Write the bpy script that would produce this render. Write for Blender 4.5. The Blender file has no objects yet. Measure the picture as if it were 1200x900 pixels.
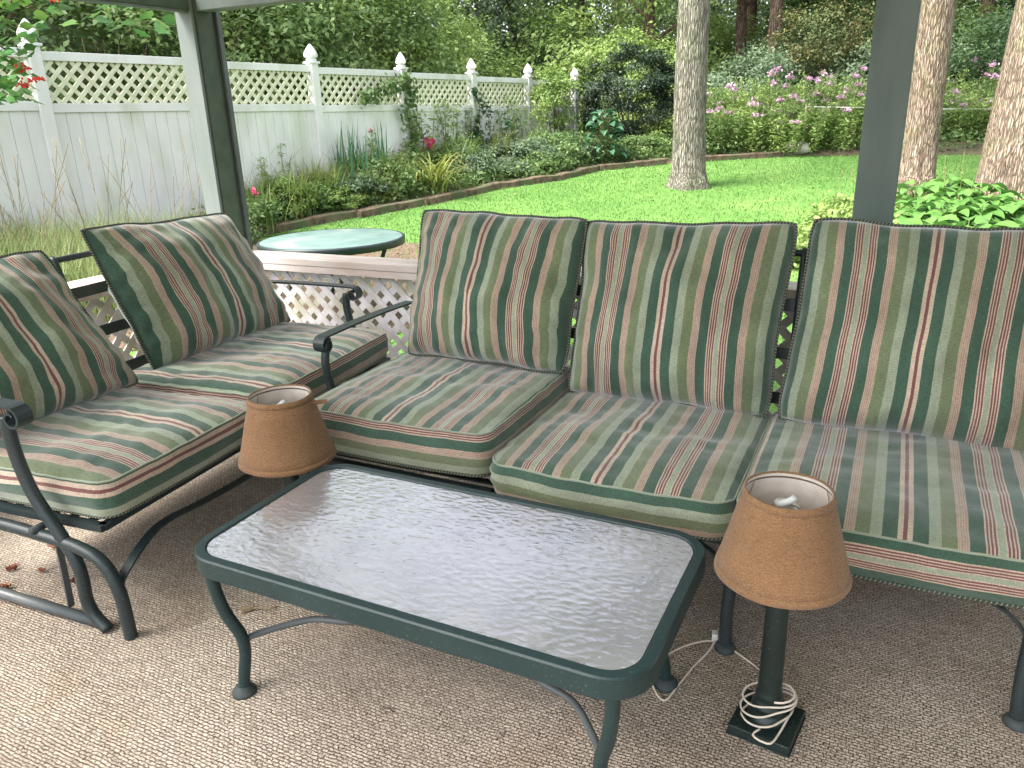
import bpy, bmesh, math, random
import numpy as np
from mathutils import Vector, Matrix, noise
R = math.radians
random.seed(7); rng = np.random.default_rng(7)
sc = bpy.context.scene
COL = sc.collection

# ------------------------------------------------------------------ camera frame and yard frame
H = 1.5
CX = Vector((0.8990, 0.4364, -0.0304)); CY = Vector((-0.1173, 0.3078, 0.9442)); CZ = CX.cross(CY).normalized()
FPX = 905.0
YA = (0.8949, 0.4462)     # yard X axis in the porch frame
YB = (-0.4462, 0.8949)    # yard Y axis (away from the porch)
def yard(X, Y, z=0.0): return Vector((X*YA[0]+Y*YB[0], X*YA[1]+Y*YB[1], z))
def to_yard(u, v): return (u*YA[0]+v*YA[1], u*YB[0]+v*YB[1])
def ray(px, py):
    return CX*((px-600)/FPX) - CY*((py-450)/FPX) - CZ
def on_z(px, py, z=0.0):
    d = ray(px, py); t = (z-H)/d.z
    return Vector((d.x*t, d.y*t, z))
def at_dist(px, py, Y):
    "point seen at px,py whose yard distance is Y"
    d = ray(px, py); dy = d.x*YB[0]+d.y*YB[1]; t = Y/dy
    return Vector((d.x*t, d.y*t, H+d.z*t))
EDGE = [(-16,0.5),(-6,6.2),(-3.07,9.55),(-2.2,10.5),(-1.3,11.35),(-.68,11.9),(-.08,12.8),(.87,13.4),(1.67,14.45),(3.03,15.1),(5,15.6),(7,15.4),(8.6,14.95),(16,14.5)]
def ytop(X): return float(np.interp(X, [e[0] for e in EDGE], [e[1] for e in EDGE]))
def slope(Y): return -0.17+0.065*(min(max(Y,4.0),16.5)-4.0)
def ground_h(X, Y):
    s = slope(Y); d = Y-ytop(X)
    r = min(max(d/0.25, 0), 1)*0.09 + min(max(d-0.25, 0)/2.0, 1)*0.08
    return s+r
def gp(X, Y, dz=0.0): return yard(X, Y, ground_h(X, Y)+dz)
def gpx(px, Y, dz=0.0):
    d = ray(px, 300); X = (d.x*YA[0]+d.y*YA[1])/(d.x*YB[0]+d.y*YB[1])*Y
    return gp(X, Y, dz)

# ------------------------------------------------------------------ tagging
def tag(o, label=None, cat=None, group=None, kind=None):
    if label: o['label'] = label
    if cat: o['category'] = cat
    if group: o['group'] = group
    if kind: o['kind'] = kind
    return o
def empty(name, loc, rz=0.0, label=None, cat=None, group=None):
    o = bpy.data.objects.new(name, None); COL.objects.link(o)
    o.location = loc; o.rotation_euler = (0, 0, rz); o.empty_display_size = .1
    return tag(o, label, cat, group)
def copy_tree(o, parent=None):
    c = o.copy(); COL.objects.link(c); c.parent = parent
    for ch in [x for x in bpy.data.objects if x.parent == o]: copy_tree(ch, c)
    return c

# ------------------------------------------------------------------ mesh builder
class MB:
    def __init__(s): s.v = []; s.f = []; s.uv = []; s.mi = []; s.smooth = []
    def add(s, vs, fs, uvs=None, smooth=True, mi=0):
        b = len(s.v); s.v += [tuple(p) for p in vs]
        for i, f in enumerate(fs):
            s.f.append([b+k for k in f]); s.uv.append(uvs[i] if uvs else [(0, 0)]*len(f)); s.smooth.append(smooth); s.mi.append(mi)
    def box(s, c, d, rz=0, bev=0.0, M=None, mi=0):
        bm = bmesh.new(); bmesh.ops.create_cube(bm, size=1)
        for v in bm.verts: v.co = Vector((v.co.x*d[0], v.co.y*d[1], v.co.z*d[2]))
        if bev > 0: bmesh.ops.bevel(bm, geom=bm.edges[:], offset=bev, segments=2, affect='EDGES', profile=.5)
        T = Matrix.Translation(c) @ (M if M is not None else Matrix.Rotation(rz, 4, 'Z'))
        bm.verts.index_update()
        s.add([T @ v.co for v in bm.verts], [[v.index for v in f.verts] for f in bm.faces], smooth=False, mi=mi); bm.free()
    def bar(s, a, b, w, h, up=(0, 0, 1), bev=0.0):
        a = Vector(a); b = Vector(b); x = (b-a); L = x.length; x.normalize(); up = Vector(up)
        y = up.cross(x)
        if y.length < 1e-4: y = Vector((0, 1, 0))
        y.normalize(); z = x.cross(y)
        M = Matrix((x, y, z)).transposed().to_4x4()
        s.box((a+b)/2, (L, w, h), bev=bev, M=M)
    def tube(s, pts, r, n=10, cap=True, closed=False, mi=0):
        pts = [Vector(p) for p in pts]; m = len(pts)
        if not hasattr(r, '__len__'): r = [r]*m
        vs = []; prev = None
        for i in range(m):
            if closed: t = (pts[(i+1) % m]-pts[i-1])
            else: t = pts[min(i+1, m-1)]-pts[max(i-1, 0)]
            if t.length < 1e-9: t = Vector((0, 0, 1))
            t.normalize()
            if prev is None:
                a = Vector((0, 0, 1)) if abs(t.z) < .9 else Vector((1, 0, 0)); x = t.cross(a).normalized()
            else:
                x = (prev-t*prev.dot(t))
                x = x.normalized() if x.length > 1e-6 else t.orthogonal().normalized()
            prev = x; y = t.cross(x)
            for k in range(n):
                an = 2*math.pi*k/n; vs.append(pts[i]+(x*math.cos(an)+y*math.sin(an))*r[i])
        fs = []; uvs = []; L = 0
        for i in range(m if closed else m-1):
            j = (i+1) % m; l2 = L+(pts[j]-pts[i]).length
            for k in range(n):
                fs.append([i*n+k, i*n+(k+1) % n, j*n+(k+1) % n, j*n+k]); uvs.append([(k/n, L), ((k+1)/n, L), ((k+1)/n, l2), (k/n, l2)])
            L = l2
        if cap and not closed:
            fs.append(list(range(n))[::-1]); uvs.append([(0, 0)]*n); fs.append([(m-1)*n+k for k in range(n)]); uvs.append([(0, 0)]*n)
        s.add(vs, fs, uvs, mi=mi)
    def lathe(s, prof, c=(0, 0, 0), n=32, mi=0):
        c = Vector(c); vs = []; fs = []; uvs = []
        for (r, z) in prof:
            for k in range(n):
                a = 2*math.pi*k/n; vs.append(c+Vector((r*math.cos(a), r*math.sin(a), z)))
        for i in range(len(prof)-1):
            for k in range(n):
                fs.append([i*n+k, i*n+(k+1) % n, (i+1)*n+(k+1) % n, (i+1)*n+k])
                uvs.append([(k/n, prof[i][1]), ((k+1)/n, prof[i][1]), ((k+1)/n, prof[i+1][1]), (k/n, prof[i+1][1])])
        s.add(vs, fs, uvs, mi=mi)
    def ribbon(s, pts, lat, w, t):
        "flat strap along pts, lat = across direction"
        pts = [Vector(p) for p in pts]; lat = Vector(lat).normalized(); vs = []; fs = []; m = len(pts)
        for i in range(m):
            d = (pts[min(i+1, m-1)]-pts[max(i-1, 0)]).normalized(); nn = d.cross(lat).normalized()
            for (a, b) in ((-1, -1), (1, -1), (1, 1), (-1, 1)): vs.append(pts[i]+lat*(a*w/2)+nn*(b*t/2))
        for i in range(m-1):
            for k in range(4): fs.append([i*4+k, i*4+(k+1) % 4, (i+1)*4+(k+1) % 4, (i+1)*4+k])
        fs.append([3, 2, 1, 0]); fs.append([(m-1)*4+k for k in range(4)])
        s.add(vs, fs, smooth=False)
    def build(s, name, mat, parent=None, recalc=True, autosmooth=None):
        me = bpy.data.meshes.new(name); me.from_pydata(s.v, [], s.f)
        uvl = me.uv_layers.new(name='UVMap')
        flat = [c for f in s.uv for p in f for c in p]; uvl.data.foreach_set('uv', flat)
        me.polygons.foreach_set('use_smooth', s.smooth)
        mats = mat if isinstance(mat, (list, tuple)) else [mat]
        for m in mats: me.materials.append(m)
        me.polygons.foreach_set('material_index', s.mi)
        if recalc:
            bm = bmesh.new(); bm.from_mesh(me); bmesh.ops.recalc_face_normals(bm, faces=bm.faces[:]); bm.to_mesh(me); bm.free()
        if autosmooth:
            try: me.set_sharp_from_angle(angle=R(autosmooth))
            except Exception: pass
        o = bpy.data.objects.new(name, me); COL.objects.link(o); o.parent = parent
        return o
def smooth_path(pts, n=6, closed=False):
    pts = [Vector(p) for p in pts]; out = []; m = len(pts)
    for i in range(m if closed else m-1):
        if closed: p0, p1, p2, p3 = pts[i-1], pts[i], pts[(i+1) % m], pts[(i+2) % m]
        else: p0, p1, p2, p3 = pts[max(i-1, 0)], pts[i], pts[i+1], pts[min(i+2, m-1)]
        for k in range(n):
            t = k/n; out.append(0.5*((2*p1)+(p2-p0)*t+(2*p0-5*p1+4*p2-p3)*t*t+(3*p1-p0-3*p2+p3)*t**3))
    if not closed: out.append(pts[-1])
    return out

# ------------------------------------------------------------------ materials
def new_mat(name):
    m = bpy.data.materials.new(name); m.use_nodes = True; nt = m.node_tree; nt.nodes.clear()
    out = nt.nodes.new('ShaderNodeOutputMaterial'); b = nt.nodes.new('ShaderNodeBsdfPrincipled')
    nt.links.new(b.outputs[0], out.inputs[0]); return m, nt, b, out
def N(nt, t, **kw):
    n = nt.nodes.new(t)
    for k, v in kw.items():
        if k in n.inputs: n.inputs[k].default_value = v
        else: setattr(n, k, v)
    return n
def L(nt, a, b): nt.links.new(a, b)
def ramp(nt, stops, interp='LINEAR'):
    r = nt.nodes.new('ShaderNodeValToRGB'); cr = r.color_ramp; cr.interpolation = interp
    while len(cr.elements) > 1: cr.elements.remove(cr.elements[-1])
    cr.elements[0].position = stops[0][0]; cr.elements[0].color = (*stops[0][1], 1)
    for p, c in stops[1:]:
        e = cr.elements.new(p); e.color = (*c, 1)
    return r
def mixc(nt, fac, a, b, mode='MIX'):
    m = nt.nodes.new('ShaderNodeMix'); m.data_type = 'RGBA'; m.blend_type = mode
    for sock, val in ((m.inputs[0], fac), (m.inputs[6], a), (m.inputs[7], b)):
        if hasattr(val, 'links') or hasattr(val, 'is_linked'): nt.links.new(val, sock)
        elif isinstance(val, (tuple, list)): sock.default_value = (*val, 1) if len(val) == 3 else val
        else: sock.default_value = val
    return m.outputs[2]
def coords(nt, kind='Object', scale=(1, 1, 1), rot=(0, 0, 0)):
    tc = nt.nodes.new('ShaderNodeTexCoord'); mp = nt.nodes.new('ShaderNodeMapping')
    mp.inputs['Scale'].default_value = scale; mp.inputs['Rotation'].default_value = rot
    nt.links.new(tc.outputs[kind], mp.inputs[0]); return mp.outputs[0]
def bump(nt, b, h, strength, dist):
    n = nt.nodes.new('ShaderNodeBump'); n.inputs['Strength'].default_value = strength; n.inputs['Distance'].default_value = dist
    nt.links.new(h, n.inputs['Height']); nt.links.new(n.outputs[0], b.inputs['Normal']); return n
def srgb(r, g, b):
    f = lambda c: (c/255/12.92) if c/255 <= .04045 else ((c/255+.055)/1.055)**2.4
    return (f(r), f(g), f(b))

def noise_mat(name, c1, c2, scale=8, rough=.6, bstr=.2, bdist=.003, stretch=(1, 1, 1), detail=6, spec=.3, c3=None, s3=2):
    m, nt, b, o = new_mat(name); co = coords(nt, 'Object', stretch)
    n = N(nt, 'ShaderNodeTexNoise', Scale=scale, Detail=detail); L(nt, co, n.inputs[0])
    r = ramp(nt, [(.32, c1), (.68, c2)]); L(nt, n.outputs[0], r.inputs[0]); colr = r.outputs[0]
    if c3:
        n3 = N(nt, 'ShaderNodeTexNoise', Scale=s3, Detail=3); L(nt, co, n3.inputs[0])
        r3 = ramp(nt, [(.5, (0, 0, 0)), (.66, (1, 1, 1))]); L(nt, n3.outputs[0], r3.inputs[0]); colr = mixc(nt, r3.outputs[0], colr, c3)
    L(nt, colr, b.inputs['Base Color']); b.inputs['Roughness'].default_value = rough; b.inputs['Specular IOR Level'].default_value = spec
    if bstr: bump(nt, b, n.outputs[0], bstr, bdist)
    return m

def fabric_mat(gain=1.0):
    m, nt, b, o = new_mat('striped_fabric')
    G = tuple(c*gain for c in (.056, .106, .074)); S = tuple(c*gain for c in (.30, .34, .25)); O = tuple(c*gain for c in (.165, .20, .112))
    P = tuple(c*gain for c in (.44, .335, .26)); P2 = tuple(c*gain for c in (.30, .19, .145)); C = tuple(c*gain for c in (.50, .40, .315)); D = tuple(c*gain for c in (.18, .075, .07))
    st = [(0, S), (.035, C), (.05, D), (.074, C), (.088, D), (.112, C), (.126, D), (.148, C), (.165, G), (.325, P), (.346, P2), (.353, P), (.374, P2), (.381, P), (.402, P2), (.409, P), (.430, P2), (.437, P), (.452, O), (.615, S), (.75, G), (.915, C), (.974, D)]
    uv = nt.nodes.new('ShaderNodeUVMap'); uv.uv_map = 'UVMap'
    # threads are never quite straight
    wn = N(nt, 'ShaderNodeTexNoise', Scale=2.2, Detail=3.0); L(nt, uv.outputs[0], wn.inputs[0])
    sep = nt.nodes.new('ShaderNodeSeparateXYZ'); L(nt, uv.outputs[0], sep.inputs[0])
    wob = N(nt, 'ShaderNodeMath', operation='MULTIPLY_ADD'); wob.inputs[1].default_value = .008; L(nt, wn.outputs[0], wob.inputs[0])
    L(nt, sep.outputs[0], wob.inputs[2])
    pp = N(nt, 'ShaderNodeMath', operation='PINGPONG'); pp.inputs[1].default_value = 1.0; L(nt, wob.outputs[0], pp.inputs[0])
    r = ramp(nt, st, 'CONSTANT'); L(nt, pp.outputs[0], r.inputs[0])
    # slub yarn, both directions
    def yarn(sx, sy, lo, hi):
        mp = nt.nodes.new('ShaderNodeMapping'); mp.inputs['Scale'].default_value = (sx, sy, 1); L(nt, uv.outputs[0], mp.inputs[0])
        n = N(nt, 'ShaderNodeTexNoise', Scale=1.0, Detail=2.0); L(nt, mp.outputs[0], n.inputs[0])
        rr = ramp(nt, [(.3, (lo, lo, lo)), (.7, (hi, hi, hi))]); L(nt, n.outputs[0], rr.inputs[0]); return rr.outputs[0], n.outputs[0]
    c1, n1 = yarn(14, 110, .74, 1.22); c2, n2 = yarn(150, 10, .82, 1.14); c3, n3 = yarn(1.3, 1.1, .8, 1.18)
    col = mixc(nt, 1.0, r.outputs[0], c1, 'MULTIPLY'); col = mixc(nt, 1.0, col, c2, 'MULTIPLY'); col = mixc(nt, 1.0, col, c3, 'MULTIPLY')
    L(nt, col, b.inputs['Base Color']); b.inputs['Roughness'].default_value = .88; b.inputs['Specular IOR Level'].default_value = .15
    b.inputs['Sheen Weight'].default_value = .55; b.inputs['Sheen Roughness'].default_value = .45
    ad = N(nt, 'ShaderNodeMath', operation='ADD'); L(nt, n1, ad.inputs[0]); L(nt, n2, ad.inputs[1])
    bump(nt, b, ad.outputs[0], .5, .0012)
    return m
M = {}
M['fabric'] = fabric_mat()
def cord_mat():
    m, nt, b, o = new_mat('twisted_cord'); uv = nt.nodes.new('ShaderNodeUVMap'); sep = nt.nodes.new('ShaderNodeSeparateXYZ'); L(nt, uv.outputs[0], sep.inputs[0])
    a = N(nt, 'ShaderNodeMath', operation='MULTIPLY_ADD'); a.inputs[1].default_value = 90; L(nt, sep.outputs[1], a.inputs[0]); L(nt, sep.outputs[0], a.inputs[2])
    f = N(nt, 'ShaderNodeMath', operation='FRACT'); L(nt, a.outputs[0], f.inputs[0])
    r = ramp(nt, [(0, (.03, .05, .04)), (.6, (.04, .06, .045)), (.62, (.35, .3, .2)), (.8, (.3, .25, .17)), (.82, (.03, .05, .04))]); L(nt, f.outputs[0], r.inputs[0])
    L(nt, r.outputs[0], b.inputs['Base Color']); b.inputs['Roughness'].default_value = .8; bump(nt, b, f.outputs[0], .5, .001); return m
M['cord'] = cord_mat()
def metal_mat(name, c, c2):
    m, nt, b, o = new_mat(name); co = coords(nt, 'Object')
    n = N(nt, 'ShaderNodeTexNoise', Scale=6.0, Detail=6.0); L(nt, co, n.inputs[0]); r = ramp(nt, [(.35, c), (.75, c2)]); L(nt, n.outputs[0], r.inputs[0])
    n2 = N(nt, 'ShaderNodeTexNoise', Scale=140.0, Detail=3.0); L(nt, co, n2.inputs[0]); r2 = ramp(nt, [(.64, (0, 0, 0)), (.72, (1, 1, 1))]); L(nt, n2.outputs[0], r2.inputs[0])
    L(nt, mixc(nt, r2.outputs[0], r.outputs[0], (.09, .1, .09)), b.inputs['Base Color'])
    b.inputs['Roughness'].default_value = .42; b.inputs['Specular IOR Level'].default_value = .5; bump(nt, b, n2.outputs[0], .25, .001); return m
M['iron'] = metal_mat('painted_iron', (.014, .026, .03), (.028, .04, .042))
M['table_iron'] = metal_mat('green_painted_metal', (.008, .029, .031), (.015, .04, .042))
M['iron_worn'] = metal_mat('worn_painted_metal', (.07, .085, .09), (.12, .13, .13))
M['rubber'] = noise_mat('foot_rubber', (.03, .045, .045), (.06, .07, .07), 30, .6)
def carpet_mat():
    m, nt, b, o = new_mat('berber_carpet'); co = coords(nt, 'Object')
    w = N(nt, 'ShaderNodeTexNoise', Scale=16.0, Detail=2.0); L(nt, co, w.inputs[0])
    mp = nt.nodes.new('ShaderNodeVectorMath'); mp.operation = 'MULTIPLY_ADD'; mp.inputs[1].default_value = (.016, .012, 0); L(nt, w.outputs['Color'], mp.inputs[0]); L(nt, co, mp.inputs[2])
    w2_ = N(nt, 'ShaderNodeTexNoise', Scale=85.0, Detail=2.0); L(nt, co, w2_.inputs[0])
    mq = nt.nodes.new('ShaderNodeVectorMath'); mq.operation = 'MULTIPLY_ADD'; mq.inputs[1].default_value = (.013, .0075, 0); L(nt, w2_.outputs['Color'], mq.inputs[0]); L(nt, mp.outputs[0], mq.inputs[2])
    br = N(nt, 'ShaderNodeTexBrick', Scale=1.0); L(nt, mq.outputs[0], br.inputs[0])
    br.inputs['Color1'].default_value = (.68, .59, .49, 1); br.inputs['Color2'].default_value = (.49, .42, .345, 1); br.inputs['Mortar'].default_value = (.13, .1, .078, 1)
    br.inputs['Brick Width'].default_value = .0185; br.inputs['Row Height'].default_value = .0096; br.inputs['Mortar Size'].default_value = .0019; br.inputs['Mortar Smooth'].default_value = 1.0; br.inputs['Bias'].default_value = -.1
    n1 = N(nt, 'ShaderNodeTexNoise', Scale=230.0, Detail=3.0); L(nt, co, n1.inputs[0]); r1 = ramp(nt, [(.36, (.42, .4, .38)), (.6, (1.18, 1.18, 1.18))]); L(nt, n1.outputs[0], r1.inputs[0])
    n2 = N(nt, 'ShaderNodeTexNoise', Scale=1.5, Detail=7.0, Roughness=.65); L(nt, co, n2.inputs[0]); r2 = ramp(nt, [(.32, (.74, .72, .70)), (.6, (1.05, 1.05, 1.05))]); L(nt, n2.outputs[0], r2.inputs[0])
    c = mixc(nt, 1, br.outputs[0], r1.outputs[0], 'MULTIPLY'); c = mixc(nt, 1, c, r2.outputs[0], 'MULTIPLY')
    n3 = N(nt, 'ShaderNodeTexNoise', Scale=2.3, Detail=6.0); mp3 = nt.nodes.new('ShaderNodeMapping'); mp3.inputs['Location'].default_value = (3.1, 1.7, 0); L(nt, co, mp3.inputs[0]); L(nt, mp3.outputs[0], n3.inputs[0])
    r3 = ramp(nt, [(.56, (0, 0, 0)), (.72, (.55, .55, .55))]); L(nt, n3.outputs[0], r3.inputs[0]); c = mixc(nt, r3.outputs[0], c, mixc(nt, 1, c, (.9, .76, .66), 'MULTIPLY'))
    n4 = N(nt, 'ShaderNodeTexNoise', Scale=38.0, Detail=4.0); L(nt, co, n4.inputs[0]); r4 = ramp(nt, [(.68, (0, 0, 0)), (.74, (.6, .6, .6))]); L(nt, n4.outputs[0], r4.inputs[0]); c = mixc(nt, r4.outputs[0], c, (.09, .06, .04))
    L(nt, c, b.inputs['Base Color']); b.inputs['Roughness'].default_value = .95; b.inputs['Specular IOR Level'].default_value = .1
    iv = N(nt, 'ShaderNodeMath', operation='SUBTRACT'); iv.inputs[0].default_value = 1.0; L(nt, br.outputs['Fac'], iv.inputs[1])
    ad = N(nt, 'ShaderNodeMath', operation='MULTIPLY_ADD'); ad.inputs[1].default_value = .5; L(nt, n1.outputs[0], ad.inputs[0]); L(nt, iv.outputs[0], ad.inputs[2])
    bump(nt, b, ad.outputs[0], .9, .004); return m
M['carpet'] = carpet_mat()
M['post_paint'] = noise_mat('grey_green_paint', (.10, .135, .122), (.14, .18, .165), 12, .5, .35, .002, (1, 1, .15), 8, .4, c3=(.075, .095, .085), s3=7)
M['beam_paint'] = noise_mat('olive_green_paint', (.065, .09, .066), (.095, .12, .09), 10, .55, .3, .002, (.2, 1, 1), 8)
M['trim_paint'] = noise_mat('pale_blue_grey_paint', (.155, .18, .175), (.2, .225, .215), 10, .55, .25, .002, (1, 1, .2), 8, c3=(.17, .2, .2), s3=7)
M['lattice'] = noise_mat('weathered_white_paint', (.62, .58, .61), (.8, .77, .8), 14, .6, .3, .001, c3=(.5, .48, .38), s3=5)
M['cap_paint'] = noise_mat('weathered_cap_paint', (.42, .33, .28), (.62, .56, .55), 7, .6, .3, .002, (.4, 3, 1), 8)
M['fence'] = noise_mat('white_fence_paint', (.7, .69, .69), (.83, .82, .82), 2.2, .5, .1, .002, (1, 1, .4), 7, c3=(.62, .63, .56), s3=2.6)
M['fence_lattice'] = noise_mat('yellowed_lattice', (.6, .6, .43), (.76, .76, .6), 9, .55, .1, .001)
M['groove'] = noise_mat('fence_groove', (.5, .51, .53), (.6, .6, .62), 6, .6, 0)
M['siding'] = noise_mat('pale_siding', (.42, .42, .38), (.5, .5, .46), 4, .6, .1, .002)
M['ceiling'] = noise_mat('porch_ceiling_paint', (.6, .62, .58), (.7, .71, .68), 3, .6, .1, .002)
M['roofing'] = noise_mat('roof_shingle', (.05, .05, .05), (.1, .1, .1), 20, .9, .3, .01)
M['burlap'] = None
def burlap(name, c1, c2, c3):
    m, nt, b, o = new_mat(name); co = coords(nt, 'Object')
    n = N(nt, 'ShaderNodeTexNoise', Scale=420.0, Detail=3.0, Distortion=.3); L(nt, co, n.inputs[0])
    n2 = N(nt, 'ShaderNodeTexNoise', Scale=7.0, Detail=4.0); L(nt, co, n2.inputs[0])
    co2 = coords(nt, 'Object', (90, 90, 520)); n3 = N(nt, 'ShaderNodeTexNoise', Scale=1.0, Detail=2.0); L(nt, co2, n3.inputs[0])
    r = ramp(nt, [(.3, c1), (.52, c2), (.72, c3)]); L(nt, n.outputs[0], r.inputs[0])
    r2 = ramp(nt, [(.3, (.84, .84, .84)), (.7, (1.1, 1.1, 1.1))]); L(nt, n2.outputs[0], r2.inputs[0])
    r3 = ramp(nt, [(.32, (.8, .8, .8)), (.68, (1.12, 1.12, 1.12))]); L(nt, n3.outputs[0], r3.inputs[0])
    c = mixc(nt, 1, r.outputs[0], r2.outputs[0], 'MULTIPLY'); c = mixc(nt, 1, c, r3.outputs[0], 'MULTIPLY')
    L(nt, c, b.inputs['Base Color']); b.inputs['Roughness'].default_value = .92; b.inputs['Specular IOR Level'].default_value = .1; b.inputs['Sheen Weight'].default_value = .2
    ad = N(nt, 'ShaderNodeMath', operation='ADD'); L(nt, n.outputs[0], ad.inputs[0]); L(nt, n3.outputs[0], ad.inputs[1]); bump(nt, b, ad.outputs[0], .6, .0015)
    tr = nt.nodes.new('ShaderNodeBsdfTranslucent'); L(nt, c, tr.inputs[0]); mx = nt.nodes.new('ShaderNodeMixShader'); mx.inputs[0].default_value = .22
    L(nt, b.outputs[0], mx.inputs[1]); L(nt, tr.outputs[0], mx.inputs[2]); L(nt, mx.outputs[0], o.inputs[0]); return m
M['burlap'] = burlap('tan_burlap', (.25, .135, .068), (.345, .195, .102), (.46, .28, .155))
M['shade_lining'] = noise_mat('shade_lining', (.5, .44, .38), (.62, .56, .5), 30, .8, .1, .001)
M['white_plastic'] = noise_mat('white_plastic', (.7, .7, .68), (.8, .8, .78), 20, .35, 0)
M['cord_white'] = noise_mat('white_cable', (.62, .55, .46), (.72, .66, .58), 40, .5, 0)
M['lamp_metal'] = metal_mat('dark_green_lamp_paint', (.008, .018, .016), (.014, .028, .026))
def leaf_mat(name, stops, trans=.35, rough=.5, var=.5):
    m, nt, b, o = new_mat(name); g = nt.nodes.new('ShaderNodeNewGeometry'); r = ramp(nt, stops); 
    co = coords(nt, 'Object'); n = N(nt, 'ShaderNodeTexNoise', Scale=1.1, Detail=3.0); L(nt, co, n.inputs[0])
    a = N(nt, 'ShaderNodeMath', operation='MULTIPLY_ADD'); a.inputs[1].default_value = var; L(nt, g.outputs['Random Per Island'], a.inputs[0])
    s = N(nt, 'ShaderNodeMath', operation='MULTIPLY_ADD'); s.inputs[1].default_value = 1.6; s.inputs[2].default_value = -.3-var*.5; L(nt, n.outputs[0], s.inputs[0]); L(nt, s.outputs[0], a.inputs[2])
    L(nt, a.outputs[0], r.inputs[0]); L(nt, r.outputs[0], b.inputs['Base Color']); b.inputs['Roughness'].default_value = rough; b.inputs['Specular IOR Level'].default_value = .35
    tr = nt.nodes.new('ShaderNodeBsdfTranslucent'); L(nt, r.outputs[0], tr.inputs[0]); mx = nt.nodes.new('ShaderNodeMixShader'); mx.inputs[0].default_value = trans
    L(nt, b.outputs[0], mx.inputs[1]); L(nt, tr.outputs[0], mx.inputs[2]); L(nt, mx.outputs[0], o.inputs[0]); return m
M['leaf_dark'] = leaf_mat('dark_green_leaf', [(0, (.03, .062, .028)), (.5, (.062, .12, .048)), (1, (.12, .2, .075))])
M['leaf_box'] = leaf_mat('boxwood_leaf', [(0, (.012, .03, .014)), (.5, (.03, .055, .03)), (1, (.08, .11, .06))], .15, .4)
M['leaf_mid'] = leaf_mat('mid_green_leaf', [(0, (.08, .14, .05)), (.5, (.15, .24, .08)), (1, (.25, .35, .12))])
M['leaf_lime'] = leaf_mat('lime_green_leaf', [(0, (.14, .23, .06)), (.5, (.25, .36, .1)), (1, (.38, .5, .16))])
M['leaf_grey'] = leaf_mat('grey_green_leaf', [(0, (.08, .13, .075)), (.5, (.16, .23, .13)), (1, (.27, .35, .2))])
M['leaf_rust'] = leaf_mat('rusty_leaf', [(0, (.07, .12, .045)), (.5, (.14, .18, .07)), (1, (.3, .22, .09))])
M['leaf_hosta'] = leaf_mat('hosta_leaf', [(0, (.07, .18, .04)), (.5, (.12, .27, .06)), (1, (.2, .36, .09))], .25, .4)
M['leaf_blue'] = leaf_mat('blue_green_leaf', [(0, (.03, .1, .05)), (.5, (.06, .16, .08)), (1, (.1, .22, .12))], .2, .4)
M['leaf_wood'] = leaf_mat('woodland_leaf', [(0, (.05, .09, .035)), (.5, (.15, .23, .08)), (1, (.32, .42, .15))], .4, .6, .8)
M['leaf_tall'] = leaf_mat('tall_grass_leaf', [(0, (.14, .2, .07)), (.5, (.26, .34, .13)), (1, (.45, .47, .24))], .45, .6, .9)
M['leaf_yellow'] = leaf_mat('yellowing_leaf', [(0, (.16, .22, .05)), (.5, (.27, .31, .08)), (1, (.45, .42, .14))])
M['petal_pink'] = leaf_mat('pink_petal', [(0, (.5, .26, .42)), (.5, (.7, .44, .61)), (1, (.82, .68, .76))], .3)
M['petal_rose'] = leaf_mat('rose_petal', [(0, (.75, .06, .2)), (1, (.85, .2, .35))], .3)
M['berry'] = noise_mat('red_berry', (.55, .02, .03), (.7, .06, .05), 30, .3, 0)
M['stem'] = noise_mat('plant_stem', (.1, .13, .04), (.2, .2, .08), 20, .7, 0)
M['dry_stem'] = noise_mat('dry_stalk', (.22, .17, .1), (.34, .27, .17), 20, .8, 0)
def bark_mat(name, c1, c2, c3, sc=1.0):
    m, nt, b, o = new_mat(name); co = coords(nt, 'Object', (30*sc, 30*sc, 4.6*sc))
    n = N(nt, 'ShaderNodeTexNoise', Scale=1.0, Detail=6.0, Roughness=.6, Distortion=.6); L(nt, co, n.inputs[0])
    v = N(nt, 'ShaderNodeTexVoronoi', Scale=1.3, feature='DISTANCE_TO_EDGE'); L(nt, co, v.inputs[0])
    r = ramp(nt, [(.33, c1), (.5, c2), (.66, c3)]); L(nt, n.outputs[0], r.inputs[0])
    rv = ramp(nt, [(0, (.45, .43, .42)), (.24, (1, 1, 1))]); L(nt, v.outputs['Distance'], rv.inputs[0]); c = mixc(nt, 1, r.outputs[0], rv.outputs[0], 'MULTIPLY')
    co2 = coords(nt, 'Object'); n2 = N(nt, 'ShaderNodeTexNoise', Scale=2.5, Detail=5.0); L(nt, co2, n2.inputs[0]); r2 = ramp(nt, [(.5, (0, 0, 0)), (.68, (.6, .6, .6))]); L(nt, n2.outputs[0], r2.inputs[0])
    c = mixc(nt, r2.outputs[0], c, mixc(nt, 1, c, (.85, 1.0, .7), 'MULTIPLY'))
    L(nt, c, b.inputs['Base Color']); b.inputs['Roughness'].default_value = .9; b.inputs['Specular IOR Level'].default_value = .15
    ad = N(nt, 'ShaderNodeMath', operation='MULTIPLY_ADD'); ad.inputs[1].default_value = .8; L(nt, n.outputs[0], ad.inputs[0]); L(nt, rv.outputs[0], ad.inputs[2]); bump(nt, b, ad.outputs[0], 1.0, .03); return m
M['bark_grey'] = bark_mat('grey_oak_bark', (.15, .14, .115), (.29, .27, .225), (.46, .43, .36))
M['bark_tan'] = bark_mat('tan_oak_bark', (.2, .15, .12), (.38, .29, .225), (.58, .47, .38))
M['bark_dark'] = bark_mat('dark_bark', (.09, .065, .052), (.18, .125, .1), (.29, .21, .17), .6)
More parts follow.
